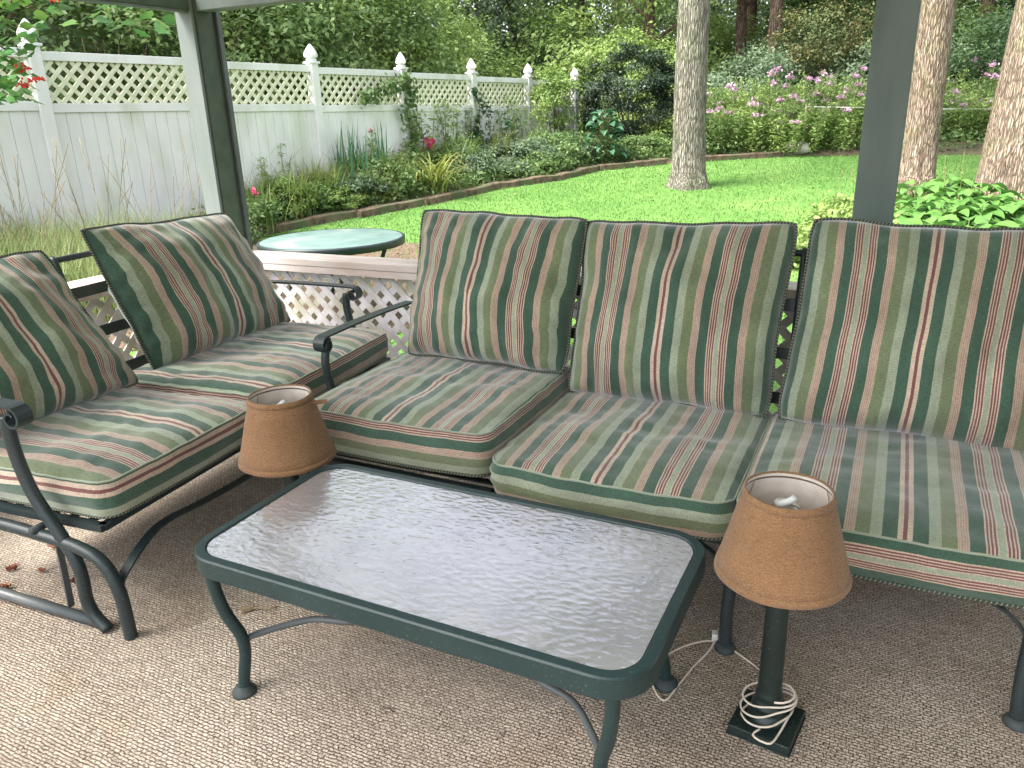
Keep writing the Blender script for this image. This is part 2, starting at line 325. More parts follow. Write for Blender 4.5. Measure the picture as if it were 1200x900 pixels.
def grass_mat():
    m, nt, b, o = new_mat('lawn_turf'); co = coords(nt, 'Object')
    n = N(nt, 'ShaderNodeTexNoise', Scale=.9, Detail=6.0, Roughness=.65); L(nt, co, n.inputs[0]); r = ramp(nt, [(.35, (.105, .225, .055)), (.55, (.14, .27, .07)), (.72, (.22, .34, .105))]); L(nt, n.outputs[0], r.inputs[0])
    n2 = N(nt, 'ShaderNodeTexNoise', Scale=45.0, Detail=4.0); L(nt, co, n2.inputs[0]); r2 = ramp(nt, [(.35, (.7, .74, .66)), (.65, (1.15, 1.12, 1.1))]); L(nt, n2.outputs[0], r2.inputs[0])
    c = mixc(nt, 1, r.outputs[0], r2.outputs[0], 'MULTIPLY'); L(nt, c, b.inputs['Base Color']); b.inputs['Roughness'].default_value = .9; b.inputs['Specular IOR Level'].default_value = .1; bump(nt, b, n2.outputs[0], .6, .03); return m
M['lawn'] = grass_mat()
M['blade'] = leaf_mat('grass_blade', [(0, (.11, .24, .055)), (.5, (.145, .285, .07)), (1, (.21, .345, .10))], .3, .6, .9)
M['soil'] = noise_mat('garden_soil', (.06, .045, .03), (.13, .1, .065), 3, .95, .6, .05, c3=(.07, .1, .035), s3=.8)
M['patio'] = noise_mat('brown_gravel', (.1, .065, .045), (.2, .14, .1), 30, .95, .6, .02)
M['timber'] = noise_mat('weathered_timber', (.07, .05, .035), (.21, .155, .105), 9, .9, .8, .02, (1, 1, 1), 8, c3=(.1, .12, .06), s3=2.2)
M['stone'] = noise_mat('pale_stone', (.4, .36, .32), (.56, .52, .47), 6, .9, .5, .02)

# ------------------------------------------------------------------ setting: sheets
def sheet(name, fn, mat, kind='structure'):
    vs, fs = fn(); me = bpy.data.meshes.new(name); me.from_pydata(vs, [], fs); me.materials.append(mat)
    me.polygons.foreach_set('use_smooth', [True]*len(fs)); o = bpy.data.objects.new(name, me); COL.objects.link(o); tag(o, kind=kind); return o
def grid(xs, rows):
    vs = []; fs = []; n = len(rows(xs[0]))
    for x in xs: vs += rows(x)
    for i in range(len(xs)-1):
        for j in range(n-1): fs.append([i*n+j, (i+1)*n+j, (i+1)*n+j+1, i*n+j+1])
    return vs, fs
def f_ground():
    xs = list(np.arange(-90, -18, 6.0))+list(np.arange(-18, 18, .3))+list(np.arange(18, 91, 6.0))
    def rows(X):
        yt = ytop(X); ys = [-20, -5, min(0.2, yt-3), min(2, yt-2), min(4, yt-1.2), (min(4, yt-1.2)+yt)/2, yt-.02, yt+.25, yt+.9, yt+2.3, yt+4, yt+8, yt+16, yt+34, yt+70, yt+140]
        ys = sorted(ys); return [tuple(yard(X, Y, ground_h(X, Y)-(.012 if Y < yt+.01 else 0)+(0.07*noise.noise(Vector((X*.6, Y*.6, 0))) if Y > yt+.5 else 0))) for Y in ys]
    return grid(xs, rows)
sheet('ground', f_ground, M['soil'])
def f_lawn():
    xs = list(np.arange(-10, 14.01, .25))
    def rows(X):
        yt = ytop(X)-.02; y0 = min(1.0, yt-1); n = 24; return [tuple(yard(X, y0+(yt-y0)*k/n, slope(y0+(yt-y0)*k/n)+.004)) for k in range(n+1)]
    return grid(xs, rows)
sheet('lawn', f_lawn, M['lawn'])
def f_patio():
    c = (-5.0, 5.75); vs = []; fs = []; n = 40; m = 8
    vs.append((c[0], c[1], slope(to_yard(*c)[1])+.012))
    for j in range(1, m+1):
        for k in range(n):
            a = 2*math.pi*k/n; rr = (1+.06*math.sin(3*a)+.04*math.sin(7*a+1))*j/m; u = c[0]+2.15*rr*math.cos(a); v = c[1]+1.9*rr*math.sin(a); vs.append((u, v, slope(to_yard(u, v)[1])+.012))
    for k in range(n): fs.append([0, 1+k, 1+(k+1) % n])
    for j in range(m-1):
        for k in range(n): fs.append([1+j*n+k, 1+(j+1)*n+k, 1+(j+1)*n+(k+1) % n, 1+j*n+(k+1) % n])
    return vs, fs
sheet('gravel_patch', f_patio, M['patio'])

# porch floor: boards under carpet
mb = MB(); mb.box((0, 0.5, -.11), (7.3, 6.0, .2)); tag(mb.build('porch_floor', M['timber']), kind='structure')
mb = MB(); mb.box((0, 0.42, -.004), (6.5, 5.5, .016)); tag(mb.build('carpet', M['carpet']), kind='structure')

# ------------------------------------------------------------------ porch structure
PV = 3.25
def lattice_bars(mb, p0, p1, z0, z1, pitch, w, t, nrm):
    "two diagonal layers of slats between p0..p1 (horizontal run) and z0..z1"
    p0 = Vector(p0); p1 = Vector(p1); run = (p1-p0).length; d = (p1-p0).normalized(); nrm = Vector(nrm); h = z1-z0
    for sgn, off in ((1, t*.55), (-1, -t*.55)):
        k = -int(h/pitch)-1
        while k*pitch < run+h:
            s0 = k*pitch; a = [s0, z0]; b = [s0+h, z1]
            if a[0] < 0: a = [0, z0-s0]
            if b[0] > run: b = [run, z0+(run-s0)]
            if b[0]-a[0] > w*.6:
                if sgn > 0: A = p0+d*a[0]; B = p0+d*b[0]
                else: A = p0+d*(run-a[0]); B = p0+d*(run-b[0])
                A = Vector((A.x, A.y, a[1]))+nrm*off; B = Vector((B.x, B.y, b[1]))+nrm*off
                mb.bar(A, B, t, w, up=(B-A).cross(nrm))
            k += 1
def porch_rail(name, p0, p1, nrm, label):
    e = empty(name, Vector(p0), 0, label, 'railing'); inv = -Vector(p0); nrm = Vector(nrm)
    P0 = Vector((0, 0, 0)); P1 = Vector(p1)-Vector(p0); d = P1.normalized()
    cap = MB(); cap.bar(P0+Vector((0, 0, .79))+nrm*.02, P1+Vector((0, 0, .79))+nrm*.02, .17, .038, bev=.004); cap.bar(P0+nrm*-.052+Vector((0, 0, .753)), P1+nrm*-.052+Vector((0, 0, .753)), .02, .034)
    cap.build('cap_board', M['cap_paint'], e)
    bot = MB(); bot.bar(P0+Vector((0, 0, .07)), P1+Vector((0, 0, .07)), .05, .07); bot.build('bottom_rail', M['lattice'], e)
    la = MB(); lattice_bars(la, P0, P1, .1, .765, .103, .036, .007, nrm); la.build('lattice_panel', M['lattice'], e)
    rn = MB(); n = int(P1.length/1.6)
    return e
porch_rail('porch_railing', (-3.385, PV+.03, 0), (-.155, PV+.03, 0), (0, 1, 0), 'weathered white lattice railing with brown-pink cap behind the sofa')
porch_rail('porch_railing', (-.0, PV+.03, 0), (3.3, PV+.03, 0), (0, 1, 0), 'lattice railing right of the square grey-green post, behind the right sofa cushion')
porch_rail('porch_railing', (-3.45, PV-.02, 0), (-3.45, -1.2, 0), (-1, 0, 0), 'lattice railing behind the glider back along the left porch side')
def post(name, u0, u1, v0, v1, z1, label, trim=False, parent=None, z0=0.0, mat='post_paint'):
    e = empty(name, ((u0+u1)/2, (v0+v1)/2, z0), 0, label, 'porch post'); mb = MB(); mb.box((0, 0, (z1-z0)/2), (u1-u0, v1-v0, z1-z0), bev=.004); mb.build('shaft', M[mat], e)
    if trim:
        t = MB(); t.box((-.004, -(v1-v0)/2-.0125, (z1-z0)/2+.0), (u1-u0-.012, .019, z1-z0-.01), bev=.002); t.build('trim_board', M['trim_paint'], e)
        t = MB(); t.box(((u1-u0)/2+.012, (v1-v0)/2-.018, (z1-z0)/2), (.018, .03, z1-z0-.01), bev=.002); t.build('trim_strip', M['iron_worn'], e)
    return e
post('porch_post', -3.515, -3.388, PV+.01, PV+.165, 2.95, 'corner porch post with pale blue-grey board on its left face', True, mat='beam_paint')
post('porch_post', -.15, -.008, PV+.0, PV+.14, 2.95, 'wide dark grey-green porch post rising behind the right sofa cushion')
post('porch_post', 3.3, 3.44, PV, PV+.14, 2.95, 'grey-green post at the far right corner of the porch')
post('porch_post', -3.515, -3.375, -1.34, -1.2, 2.95, 'grey-green post at the near left corner of the porch')
mb = MB(); mb.bar((-3.386, PV+.06, 2.10), (-.152, PV+.06, 2.085), .09, .075, bev=.004); o = mb.build('cross_beam', M['trim_paint']); tag(o, 'pale blue-grey cross beam at the top meeting the corner post from the right', 'beam')
mb = MB(); mb.bar((-.006, PV+.06, 2.085), (3.298, PV+.06, 2.085), .09, .075, bev=.004); o = mb.build('cross_beam', M['trim_paint']); tag(o, 'cross beam right of the wide grey-green post', 'beam')
e = empty('cross_beam', (-3.45, PV+.008, 2.11), 0, 'dark olive cross beam with white lower edge left of the corner post', 'beam')
mb = MB(); mb.bar((0, 0, 0), (0, -4.45, -.04), .09, .085, bev=.003); mb.build('timber', M['beam_paint'], e)
mb = MB(); mb.bar((.02, 0, -.05), (.02, -4.45, -.09), .03, .012); mb.build('edge_strip', M['trim_paint'], e)
# unseen roof, its rear edge shaped to let light in, and house walls
e = empty('porch_roof', (0, .3, 2.95), 0, 'unseen flat porch roof over the seating, cut back behind to let light in', 'roof')
mb = MB(); mb.box((0, 1.12, .03), (7.4, 4.46, .06)); mb.build('ceiling_board', M['ceiling'], e)
mb = MB(); mb.box((0, 1.12, .12), (7.6, 4.66, .1)); mb.build('roof_deck', M['roofing'], e)
def siding(name, p0, p1, nrm, label):
    e = empty(name, p0, 0, label, 'wall'); P1 = Vector(p1)-Vector(p0); nrm = Vector(nrm)
    mb = MB(); mb.bar(Vector((0, 0, 1.47))-nrm*.08, P1+Vector((0, 0, 1.47))-nrm*.08, .1, 2.95); mb.build('sheathing', M['siding'], e)
    mb = MB()
    for k in range(16): mb.bar(Vector((0, 0, .1+k*.18))-nrm*.012, P1+Vector((0, 0, .1+k*.18))-nrm*.012, .02, .178, bev=.004)
    mb.build('siding', M['siding'], e)
siding('house_wall', (3.55, -.4, 0), (3.55, 3.2, 0), (-1, 0, 0), 'pale sided house wall closing the right side of the porch')

# ------------------------------------------------------------------ cushions
HP = .21
def fbm(p, s, a): return a*noise.fractal(Vector(p)*s, 1.0, 2.0, 3)
def seat_cushion(label, loc, rz, w, d, h, xB, t0, seed, crown=.022, group=None, side_sgn=1, sag=0.0, front_bulge=.02, HP=HP):
    """box cushion, origin at bottom centre. stripes vary along local x."""
    e = empty('seat_cushion', loc, rz, label, 'cushion', group)
    nx, ny, nz = 40, 36, 7; r = .055
    def pl(s, t):
        # rounded rectangle map of the square
        x = s*w/2; y = t*d/2
        ax = abs(x)-(w/2-r); ay = abs(y)-(d/2-r)
        if ax > 0 and ay > 0:
            m = max(ax, ay); l = math.hypot(ax, ay); k = m/l
            x = math.copysign(w/2-r+ax*k, x); y = math.copysign(d/2-r+ay*k, y)
        if y < 0: y -= front_bulge*(1-s*s)*min(1, -t)**3
        return x, y
    def topz(s, t, x, y):
        ed = (1-abs(s)**5)*(1-abs(t)**5)
        z = h+crown*ed**.6-sag*(1-s*s)*(1-(t-.1)**2)
        z += fbm((x, y, seed*3.1), 5.0, .014)*ed**.3+fbm((x*1.0, y*2.5, seed*7.7), 9.0, .004)-.006*ed*max(0, noise.noise(Vector((x*3+y*5, seed*2.3, y*2-x*2))))**.5
        return z-.006*(1-ed)
    mb = MB(); S = [-1+2*i/nx for i in range(nx+1)]; T = [-1+2*j/ny for j in range(ny+1)]
    top = []; bot = []
    for s in S:
        for t in T:
            x, y = pl(s, t); top.append((x, y, topz(s, t, x, y))); bot.append((x*.985, y*.985, 0.0))
    uvp = lambda p: ((p[0]-xB)/HP+1, p[1]/HP)
    fs = []; uvs = []; fb = []
    for i in range(nx):
        for j in range(ny):
            q = [i*(ny+1)+j, (i+1)*(ny+1)+j, (i+1)*(ny+1)+j+1, i*(ny+1)+j+1]; fs.append(q); uvs.append([uvp(top[k]) for k in q]); fb.append(q[::-1])
    mb.add(top, fs, uvs); mb.add(bot, fb, [[uvp(bot[k]) for k in q] for q in fb])
    per = [(i, 0) for i in range(nx)]+[(nx, j) for j in range(ny)]+[(i, ny) for i in range(nx, 0, -1)]+[(0, j) for j in range(ny, 0, -1)]
    vs = []; n = len(per); acc = [0]
    for k in range(n):
        a = top[per[k][0]*(ny+1)+per[k][1]]; b = top[per[(k+1) % n][0]*(ny+1)+per[(k+1) % n][1]]; acc.append(acc[-1]+math.hypot(a[0]-b[0], a[1]-b[1]))
    for q in range(nz+1):
        f = q/nz
        for k in range(n):
            i, j = per[k]; a = Vector(top[i*(ny+1)+j]); b = Vector(bot[i*(ny+1)+j]); p = a.lerp(b, f)
            rad = Vector((p.x/(w/2), p.y/(d/2), 0)); rad.normalize()
            bul = .016*math.sin(math.pi*f)+fbm((p.x, p.y, f+seed), 6.0, .010)*math.sin(math.pi*f)
            vs.append(p+rad*bul)
    fs = []; uvs = []
    for q in range(nz):
        for k in range(n):
            k2 = (k+1) % n; fs.append([q*n+k, (q+1)*n+k, (q+1)*n+k2, q*n+k2])
            ta = t0+side_sgn*(q/nz)*h/HP; tb = t0+side_sgn*((q+1)/nz)*h/HP; uvs.append([(ta, acc[k]/HP), (tb, acc[k]/HP), (tb, acc[k+1]/HP), (ta, acc[k+1]/HP)])
    mb.add(vs, fs, uvs)
    o = mb.build('cover', M['fabric'], e)
    wt = MB(); path = [Vector(vs[k]) for k in range(n)]; path = [p+Vector((p.x, p.y, 0)).normalized()*.001 for p in path]
    wt.tube(path, .0032, 6, closed=True); 
    # welt takes the pale edge of the cloth
    for k in range(len(wt.uv)): wt.uv[k] = [(.68, 0)]*len(wt.uv[k])
    wt.build('welt', M['fabric'], e)
    path = [Vector(vs[nz*n+k])+Vector((0, 0, .004)) for k in range(n)]; path = [p+Vector((p.x, p.y, 0)).normalized()*.004 for p in path]
    wt = MB(); wt.tube(path, .0042, 6, closed=True); wt.build('piping', M['cord'], e)
    return e
def pillow(label, bl, br, tl, tr, nrm, thick, xB, seed, group=None, lean=0.0, HP=HP):
    """knife-edge back cushion from four corner points; stripes vary bottom-left to bottom-right"""
    bl, br, tl, tr = map(Vector, (bl, br, tl, tr)); org = (bl+br)/2; nrm = Vector(nrm).normalized()
    e = empty('back_cushion', org, 0, label, 'cushion', group); wv = (br-bl).length
    n = 44; S = [-1+2*i/n for i in range(n+1)]
    def base(s, t):
        u = (s+1)/2; v = (t+1)/2
        # edges bow inwards between the corner ears
        u2 = .5+(u-.5)*(1-.06*(1-t*t)); v2 = .5+(v-.5)*(1-.055*(1-s*s))
        u2 += .006*noise.noise(Vector((t*2.3, seed*1.7, s))) ; v2 += .016*noise.noise(Vector((s*2.6, seed*2.9, t)))
        c_ = .055*(abs(s)**5)*(abs(t)**5); u2 = .5+(u2-.5)*(1-c_); v2 = .5+(v2-.5)*(1-c_)
        p = bl.lerp(br, u2).lerp(tl.lerp(tr, u2), v2)-org
        return p
    def th(s, t):
        f = ((1-abs(s)**2.4)*(1-abs(t)**2.4)); f = max(f, 0)**.56
        return thick/2*f*(1-.22*t)
    mb = MB()
    for side in (1, -1):
        vs = []
        for s in S:
            for t in S:
                p = base(s, t); f = th(s, t); ed = 1-(1-s**4)*(1-t**4)
                cr = min(1, f/(thick*.2))
                w = fbm((s*.8, t*.8, seed*5.3+side), 2.0, .020)*cr + fbm((s*2.2+seed, t*.7, seed), 3.0, .012)*cr
                # puckers along the seam
                pk = noise.noise(Vector((s*4.5, t*4.5, seed))); w += (.013*math.sin(s*19+seed+pk*3)*(abs(t)**5)+.012*math.sin(t*17+seed*2+pk*3)*(abs(s)**5))*cr
                w -= .020*max(0, noise.noise(Vector((s*1.6+t*2.4, s*2.6-t*.6, seed*1.3))))**.7*cr*.8
                edge = fbm((p.x, p.z, seed+p.y), 4.0, .010)
                vs.append(p+nrm*(side*f+w+edge*.6+lean*(1-t*t)*.02))
        fs = []; uvs = []
        for i in range(n):
            for j in range(n):
                q = [i*(n+1)+j, (i+1)*(n+1)+j, (i+1)*(n+1)+j+1, i*(n+1)+j+1]; 
                uvs.append([((S[k//(n+1)]*wv/2-xB)/HP+1, S[k % (n+1)]*.33/HP) for k in (q if side > 0 else q[::-1])]); fs.append(q if side > 0 else q[::-1])
        mb.add(vs, fs, uvs)
    o = mb.build('cover', M['fabric'], e, recalc=False)
    bm = bmesh.new(); bm.from_mesh(o.data); bmesh.ops.remove_doubles(bm, verts=bm.verts[:], dist=.0006); bmesh.ops.recalc_face_normals(bm, faces=bm.faces[:]); bm.to_mesh(o.data); bm.free()
    per = [(s, -1) for s in S[:-1]]+[(1, t) for t in S[:-1]]+[(s, 1) for s in S[:0:-1]]+[(-1, t) for t in S[:0:-1]]
    path = []
    for s, t in per:
        p = base(s, t); path.append(p+nrm*(fbm((p.x, p.z, seed+p.y), 4.0, .010)*.6))
    path = [p+(p-(tl+tr-bl-br)/4).normalized()*.003 for p in path]
    wt = MB(); wt.tube(path, .0052, 7, closed=True); wt.build('piping', M['cord'], e)
    return e
SG = 'striped sofa seat cushions'; PG = 'striped back cushions'
seat_cushion('left striped sofa seat cushion, thick and raised, beside the sofa arm', (-1.47, 2.37, .385), R(.5), .75, .76, .16, .0, .035, 1, crown=.018)
seat_cushion('middle striped sofa seat cushion directly behind the glass coffee table', (-.69, 2.33, .352), 0, .755, .76, .125, -.01, .90, 2, side_sgn=-1, crown=.03, sag=.008)
seat_cushion('right striped sofa seat cushion behind the near lamp, cut by the photo edge', (.085, 2.33, .345), 0, .775, .78, .135, .03, -.30, 3, crown=.03, sag=.01)
FRN = (0, -.94, .33)
pillow('upright striped back cushion nearest the sofa arm', (-1.80, 2.61, .555), (-1.06, 2.59, .555), (-1.83, 2.86, 1.145), (-1.05, 2.84, 1.125), FRN, .28, -.025, 11)
pillow('striped back cushion in the middle of the sofa', (-1.07, 2.60, .475), (-.305, 2.60, .475), (-1.085, 2.85, 1.115), (-.285, 2.85, 1.13), FRN, .29, -.01, 12)
pillow('striped back cushion at the right end of the sofa, in front of the wide post', (-.30, 2.60, .475), (.52, 2.60, .465), (-.265, 2.86, 1.145), (.55, 2.86, 1.125), FRN, .29, -.01, 13)

# ------------------------------------------------------------------ scroll arm helper
def scroll_path(x0, x1, z, rr=.034, dip=.0):
    "profile (x along forward, z) from the back x0 to scroll at x1"
    pts = [(x0+(x1-x0)*k/8, z+.006*math.sin(k/8*math.pi)-dip*k/8) for k in range(9)]
    zc = z-dip-rr; r = rr
    for k in range(1, 20):
        a = math.pi/2-k*R(22); r = rr*(1-.032*k); pts.append((x1+r*math.cos(a), zc+r*math.sin(a)))
    return pts
# ------------------------------------------------------------------ sofa
e = empty('outdoor_sofa', (-.7, 2.35, 0), 0, 'long black wrought iron sofa frame with scroll arms under three striped seat cushions', 'sofa')
ox, oy = -.7, 2.35
def S3(u, v, z): return (u-ox, v-oy, z)
LU = (-1.83, -1.03, -.302, .425)
for u in LU:
    leg = MB(); leg.tube(smooth_path([S3(u, 1.99, .34), S3(u, 1.985, .25), S3(u-.004, 1.962, .12), S3(u, 1.95, .015)], 5), .0185, 12); f = leg.build('leg', M['iron'], e)
    ft = MB(); ft.lathe([(0, 0), (.03, 0), (.032, .008), (.028, .018), (.02, .026), (0, .026)], S3(u, 1.95, 0), 20); ft.build('foot', M['rubber'], f)
    leg = MB(); leg.tube([S3(u, 2.72, .36), S3(u, 2.76, .18), S3(u, 2.80, .0)], .0175, 10); leg.build('leg', M['iron'], e)
mb = MB()
for v in (2.0, 2.74): mb.bar(S3(-1.86, v, .335), S3(.46, v, .335), .03, .02)
for u in (-1.86, -1.07, -.305, .46): mb.bar(S3(u, 1.99, .335), S3(u, 2.75, .335), .03, .02)
for k in range(9): v = 2.07+k*.08; mb.bar(S3(-1.86, v, .334), S3(.46, v, .334), .03, .005)
mb.build('seat_frame', M['iron'], e)
for u, s in ((-1.83, 1), (-.302, -1), (.425, -1), (-1.03, 1)):
    mb = MB(); mb.ribbon([S3(u+s*(.16-.155*math.sin(a)), 1.975, .335-.14*(1-math.cos(a))) for a in [k*R(9) for k in range(11)]], (0, 1, 0), .02, .006); mb.build('brace', M['iron'], e)
mb = MB()
top = 1.01
for u in (-1.86, -1.07, -.275, .46): mb.tube(smooth_path([S3(u, 2.74, .33), S3(u, 2.80, .6), S3(u, 2.89, top-.03), S3(u, 2.90, top)], 4), .0125, 8)
mb.tube([S3(-1.87, 2.90, top), S3(.47, 2.90, top)], .0125, 10)
mb.build('back_frame', M['iron'], e)
for zz in (.50, .66, .83):
    v = 2.75+(zz-.33)*.21; mb = MB(); mb.bar(S3(-1.86, v, zz), S3(.46, v, zz), .006, .042, up=(0, .2, 1)); mb.build('back_slat', M['iron'], e)
for u in (-1.925, .53):
    a = MB(); a.ribbon([S3(u, -x, z) for x, z in scroll_path(-2.86, -2.245, .722, .033)], (1, 0, 0), .05, .007); ar = a.build('armrest', M['iron'], e)
    p = MB(); p.tube(smooth_path([S3(u, 2.27, .712), S3(u, 2.245, .62), S3(u, 2.26, .52), S3(u+.03*(1 if u < 0 else -1), 2.28, .34)], 5), .0165, 10); p.build('arm_post', M['iron'], e)
    p = MB(); p.bar(S3(u+.03*(1 if u < 0 else -1), 2.28, .335), S3(u+.1*(1 if u < 0 else -1), 2.28, .335), .03, .02); p.build('arm_bracket', M['iron'], e)

# ------------------------------------------------------------------ glider
GR = R(5.2); GP = Vector((-2.04, 1.318, 0)); ge = empty('glider_loveseat', GP, GR, 'black iron glider loveseat frame with scroll arms at the left porch side', 'glider')
GM = Matrix.Translation(GP) @ Matrix.Rotation(GR, 4, 'Z')
W_G = 1.76
Scurve = [(-.300, .69), (-.305, .64), (-.298, .56), (-.268, .453), (-.205, .345), (-.158, .25), (-.148, .18), (-.152, .11), (-.135, .055), (-.088, .012)]
for b, s, da, dzz in ((-.05, 1, .045, .02), (W_G+.01, -1, .06, -.01)):
    p = MB(); p.tube(smooth_path([(a+da, b, z+(dzz if z > .6 else 0)) for a, z in Scurve], 5), .0195, 12); p.build('arm_post', M['iron'], ge)
    a_ = MB(); a_.ribbon([(x, b, z+dzz) for x, z in scroll_path(-.86, -.255+da, .728, .036)], (0, 1, 0), .05, .008); a_.build('armrest', M['iron'], ge)
    p = MB(); p.tube(smooth_path([(-.95, b, .30), (-.479, b, .325), (-.258+da, b, .312), (-.12+da, b, .295), (-.04+da, b, .258), (-.002+da, b, .17), (.004+da, b, .08), (.004+da, b, .0)], 6), .02, 12); p.build('leg', M['iron'], ge)
    p = MB(); p.tube(smooth_path([(-.95, b, .30), (-1.0, b, .2), (-1.02, b, 0)], 5), .02, 12); p.build('leg', M['iron'], ge)
    p = MB(); p.tube([(-.99, b+s*.015, .045), (-.6, b+s*.012, .038), (-.12+da, b+s*.006, .024)], .0185, 12); p.build('floor_rail', M['iron_worn'], ge)
    for q in (-.22, -.8): p = MB(); p.bar((q, b+s*.035, .3), (q-.015, b+s*.035, .03), .006, .022, up=(0, 1, 0)); p.build('glide_link', M['iron_worn'], ge)
    p = MB(); p.tube([(-.25, b-s*.02, .335), (-.25, b+s*.05, .335)], .012, 10); p.tube([(-.25, b+s*.035, .335), (-.25, b+s*.055, .335)], .021, 12); p.build('knob', M['rubber'], ge)
arch = [(.035, -.045, .17), (.035, -.02, .205), (.02, .08, .25), (0, .2, .267), (0, .4, .25), (0, .65, .238), (0, W_G-.65, .238), (0, W_G-.4, .25), (0, W_G-.2, .267), (0, W_G-.1, .25), (.03, W_G-.02, .205), (.05, W_G+.005, .17)]
p = MB(); p.ribbon(smooth_path(arch, 5), (1, 0, 0), .032, .007); p.build('front_brace', M['iron'], ge)
p = MB()
for a in (-.03, -.76): p.bar((a, 0, .35), (a, W_G, .35), .03, .02)
for b in (0, .75, W_G): p.bar((-.02, b, .35), (-.78, b, .35), .03, .02)
for k in range(8): p.bar((-.1-k*.08, 0, .35), (-.1-k*.08, W_G, .35), .03, .005)
p.build('seat_frame', M['iron'], ge)
p = MB()
for b in (0, .76, W_G): p.tube(smooth_path([(-.76, b, .35), (-.83, b, .6), (-.93, b, .97), (-.95, b, 1.0)], 4), .0125, 8)
p.tube([(-.95, -.01, 1.0), (-.95, W_G+.01, 1.0)], .013, 10); p.build('back_frame', M['iron'], ge)
for zz in (.52, .69, .86):
    p = MB(); a = -.77-(zz-.35)*.27; p.bar((a, 0, zz), (a, W_G, zz), .006, .046, up=(-.27, 0, 1)); p.build('back_slat', M['iron'], ge)
def GW(a, b, z): return GM @ Vector((a, b, z))
# seats: local -y faces the front (+a)
seat_cushion('near striped seat cushion on the glider, beside the near scroll arm', GW(-.385, .37, .368), GR+R(90), .72, .77, .13, .045, .88, 5, crown=.03, front_bulge=.01, HP=.25)
seat_cushion('far striped seat cushion on the glider, beside the lattice railing', GW(-.385, 1.255, .385), GR+R(90), .99, .77, .13, .08, .035, 6, crown=.028, front_bulge=.01, HP=.25)
gn = (GM.to_3x3() @ Vector((.93, 0, .37)))
pillow('near striped back cushion on the glider, cut by the left photo edge', GW(-.63, -.06, .50), GW(-.60, .77, .50), GW(-.86, -.12, 1.10), GW(-.84, .645, 1.08), gn, .27, .02, 15, HP=.245)
pillow('far striped back cushion leaning on the glider back beside the corner post', GW(-.64, .86, .505), GW(-.60, 1.80, .50), GW(-.80, .765, 1.14), GW(-.84, 1.70, 1.09), gn, .28, .04, 16, HP=.265)

# ------------------------------------------------------------------ coffee table
TC = Vector((-.948, 1.482, 0)); te = empty('coffee_table', TC, R(-.3), 'rectangular glass-topped patio coffee table with dark green metal rim', 'table')
TW, TD, TZ, TR = 1.245, .62, .46, .105
def rrect(w, d, r, n=10):
    out = []
    for cx, cy, a0 in ((w/2-r, d/2-r, 0), (-w/2+r, d/2-r, 90), (-w/2+r, -d/2+r, 180), (w/2-r, -d/2+r, 270)):
        for k in range(n+1): a = R(a0+90*k/n); out.append((cx+r*math.cos(a), cy+r*math.sin(a)))
    return out
def rim_mesh(w, d, r, prof, name, mat, parent):
    mb = MB(); vs = []; fs = []; base = rrect(w, d, r); n = len(base); m = len(prof)
    for (ins, z) in prof:
        loop = rrect(w-2*ins, d-2*ins, max(r-ins, .01)); vs += [(x, y, z) for x, y in loop]
    for i in range(m):
        j = (i+1) % m
        for k in range(n): fs.append([i*n+k, i*n+(k+1) % n, j*n+(k+1) % n, j*n+k])
    mb.add(vs, fs, smooth=True); return mb.build(name, mat, parent, autosmooth=35)
rim_mesh(TW, TD, TR, [(.0, TZ-.052), (0, TZ-.004), (.004, TZ), (.026, TZ), (.029, TZ-.004), (.029, TZ-.010), (.040, TZ-.010), (.040, TZ-.016), (.008, TZ-.020), (.004, TZ-.052)], 'rim', M['table_iron'], te)
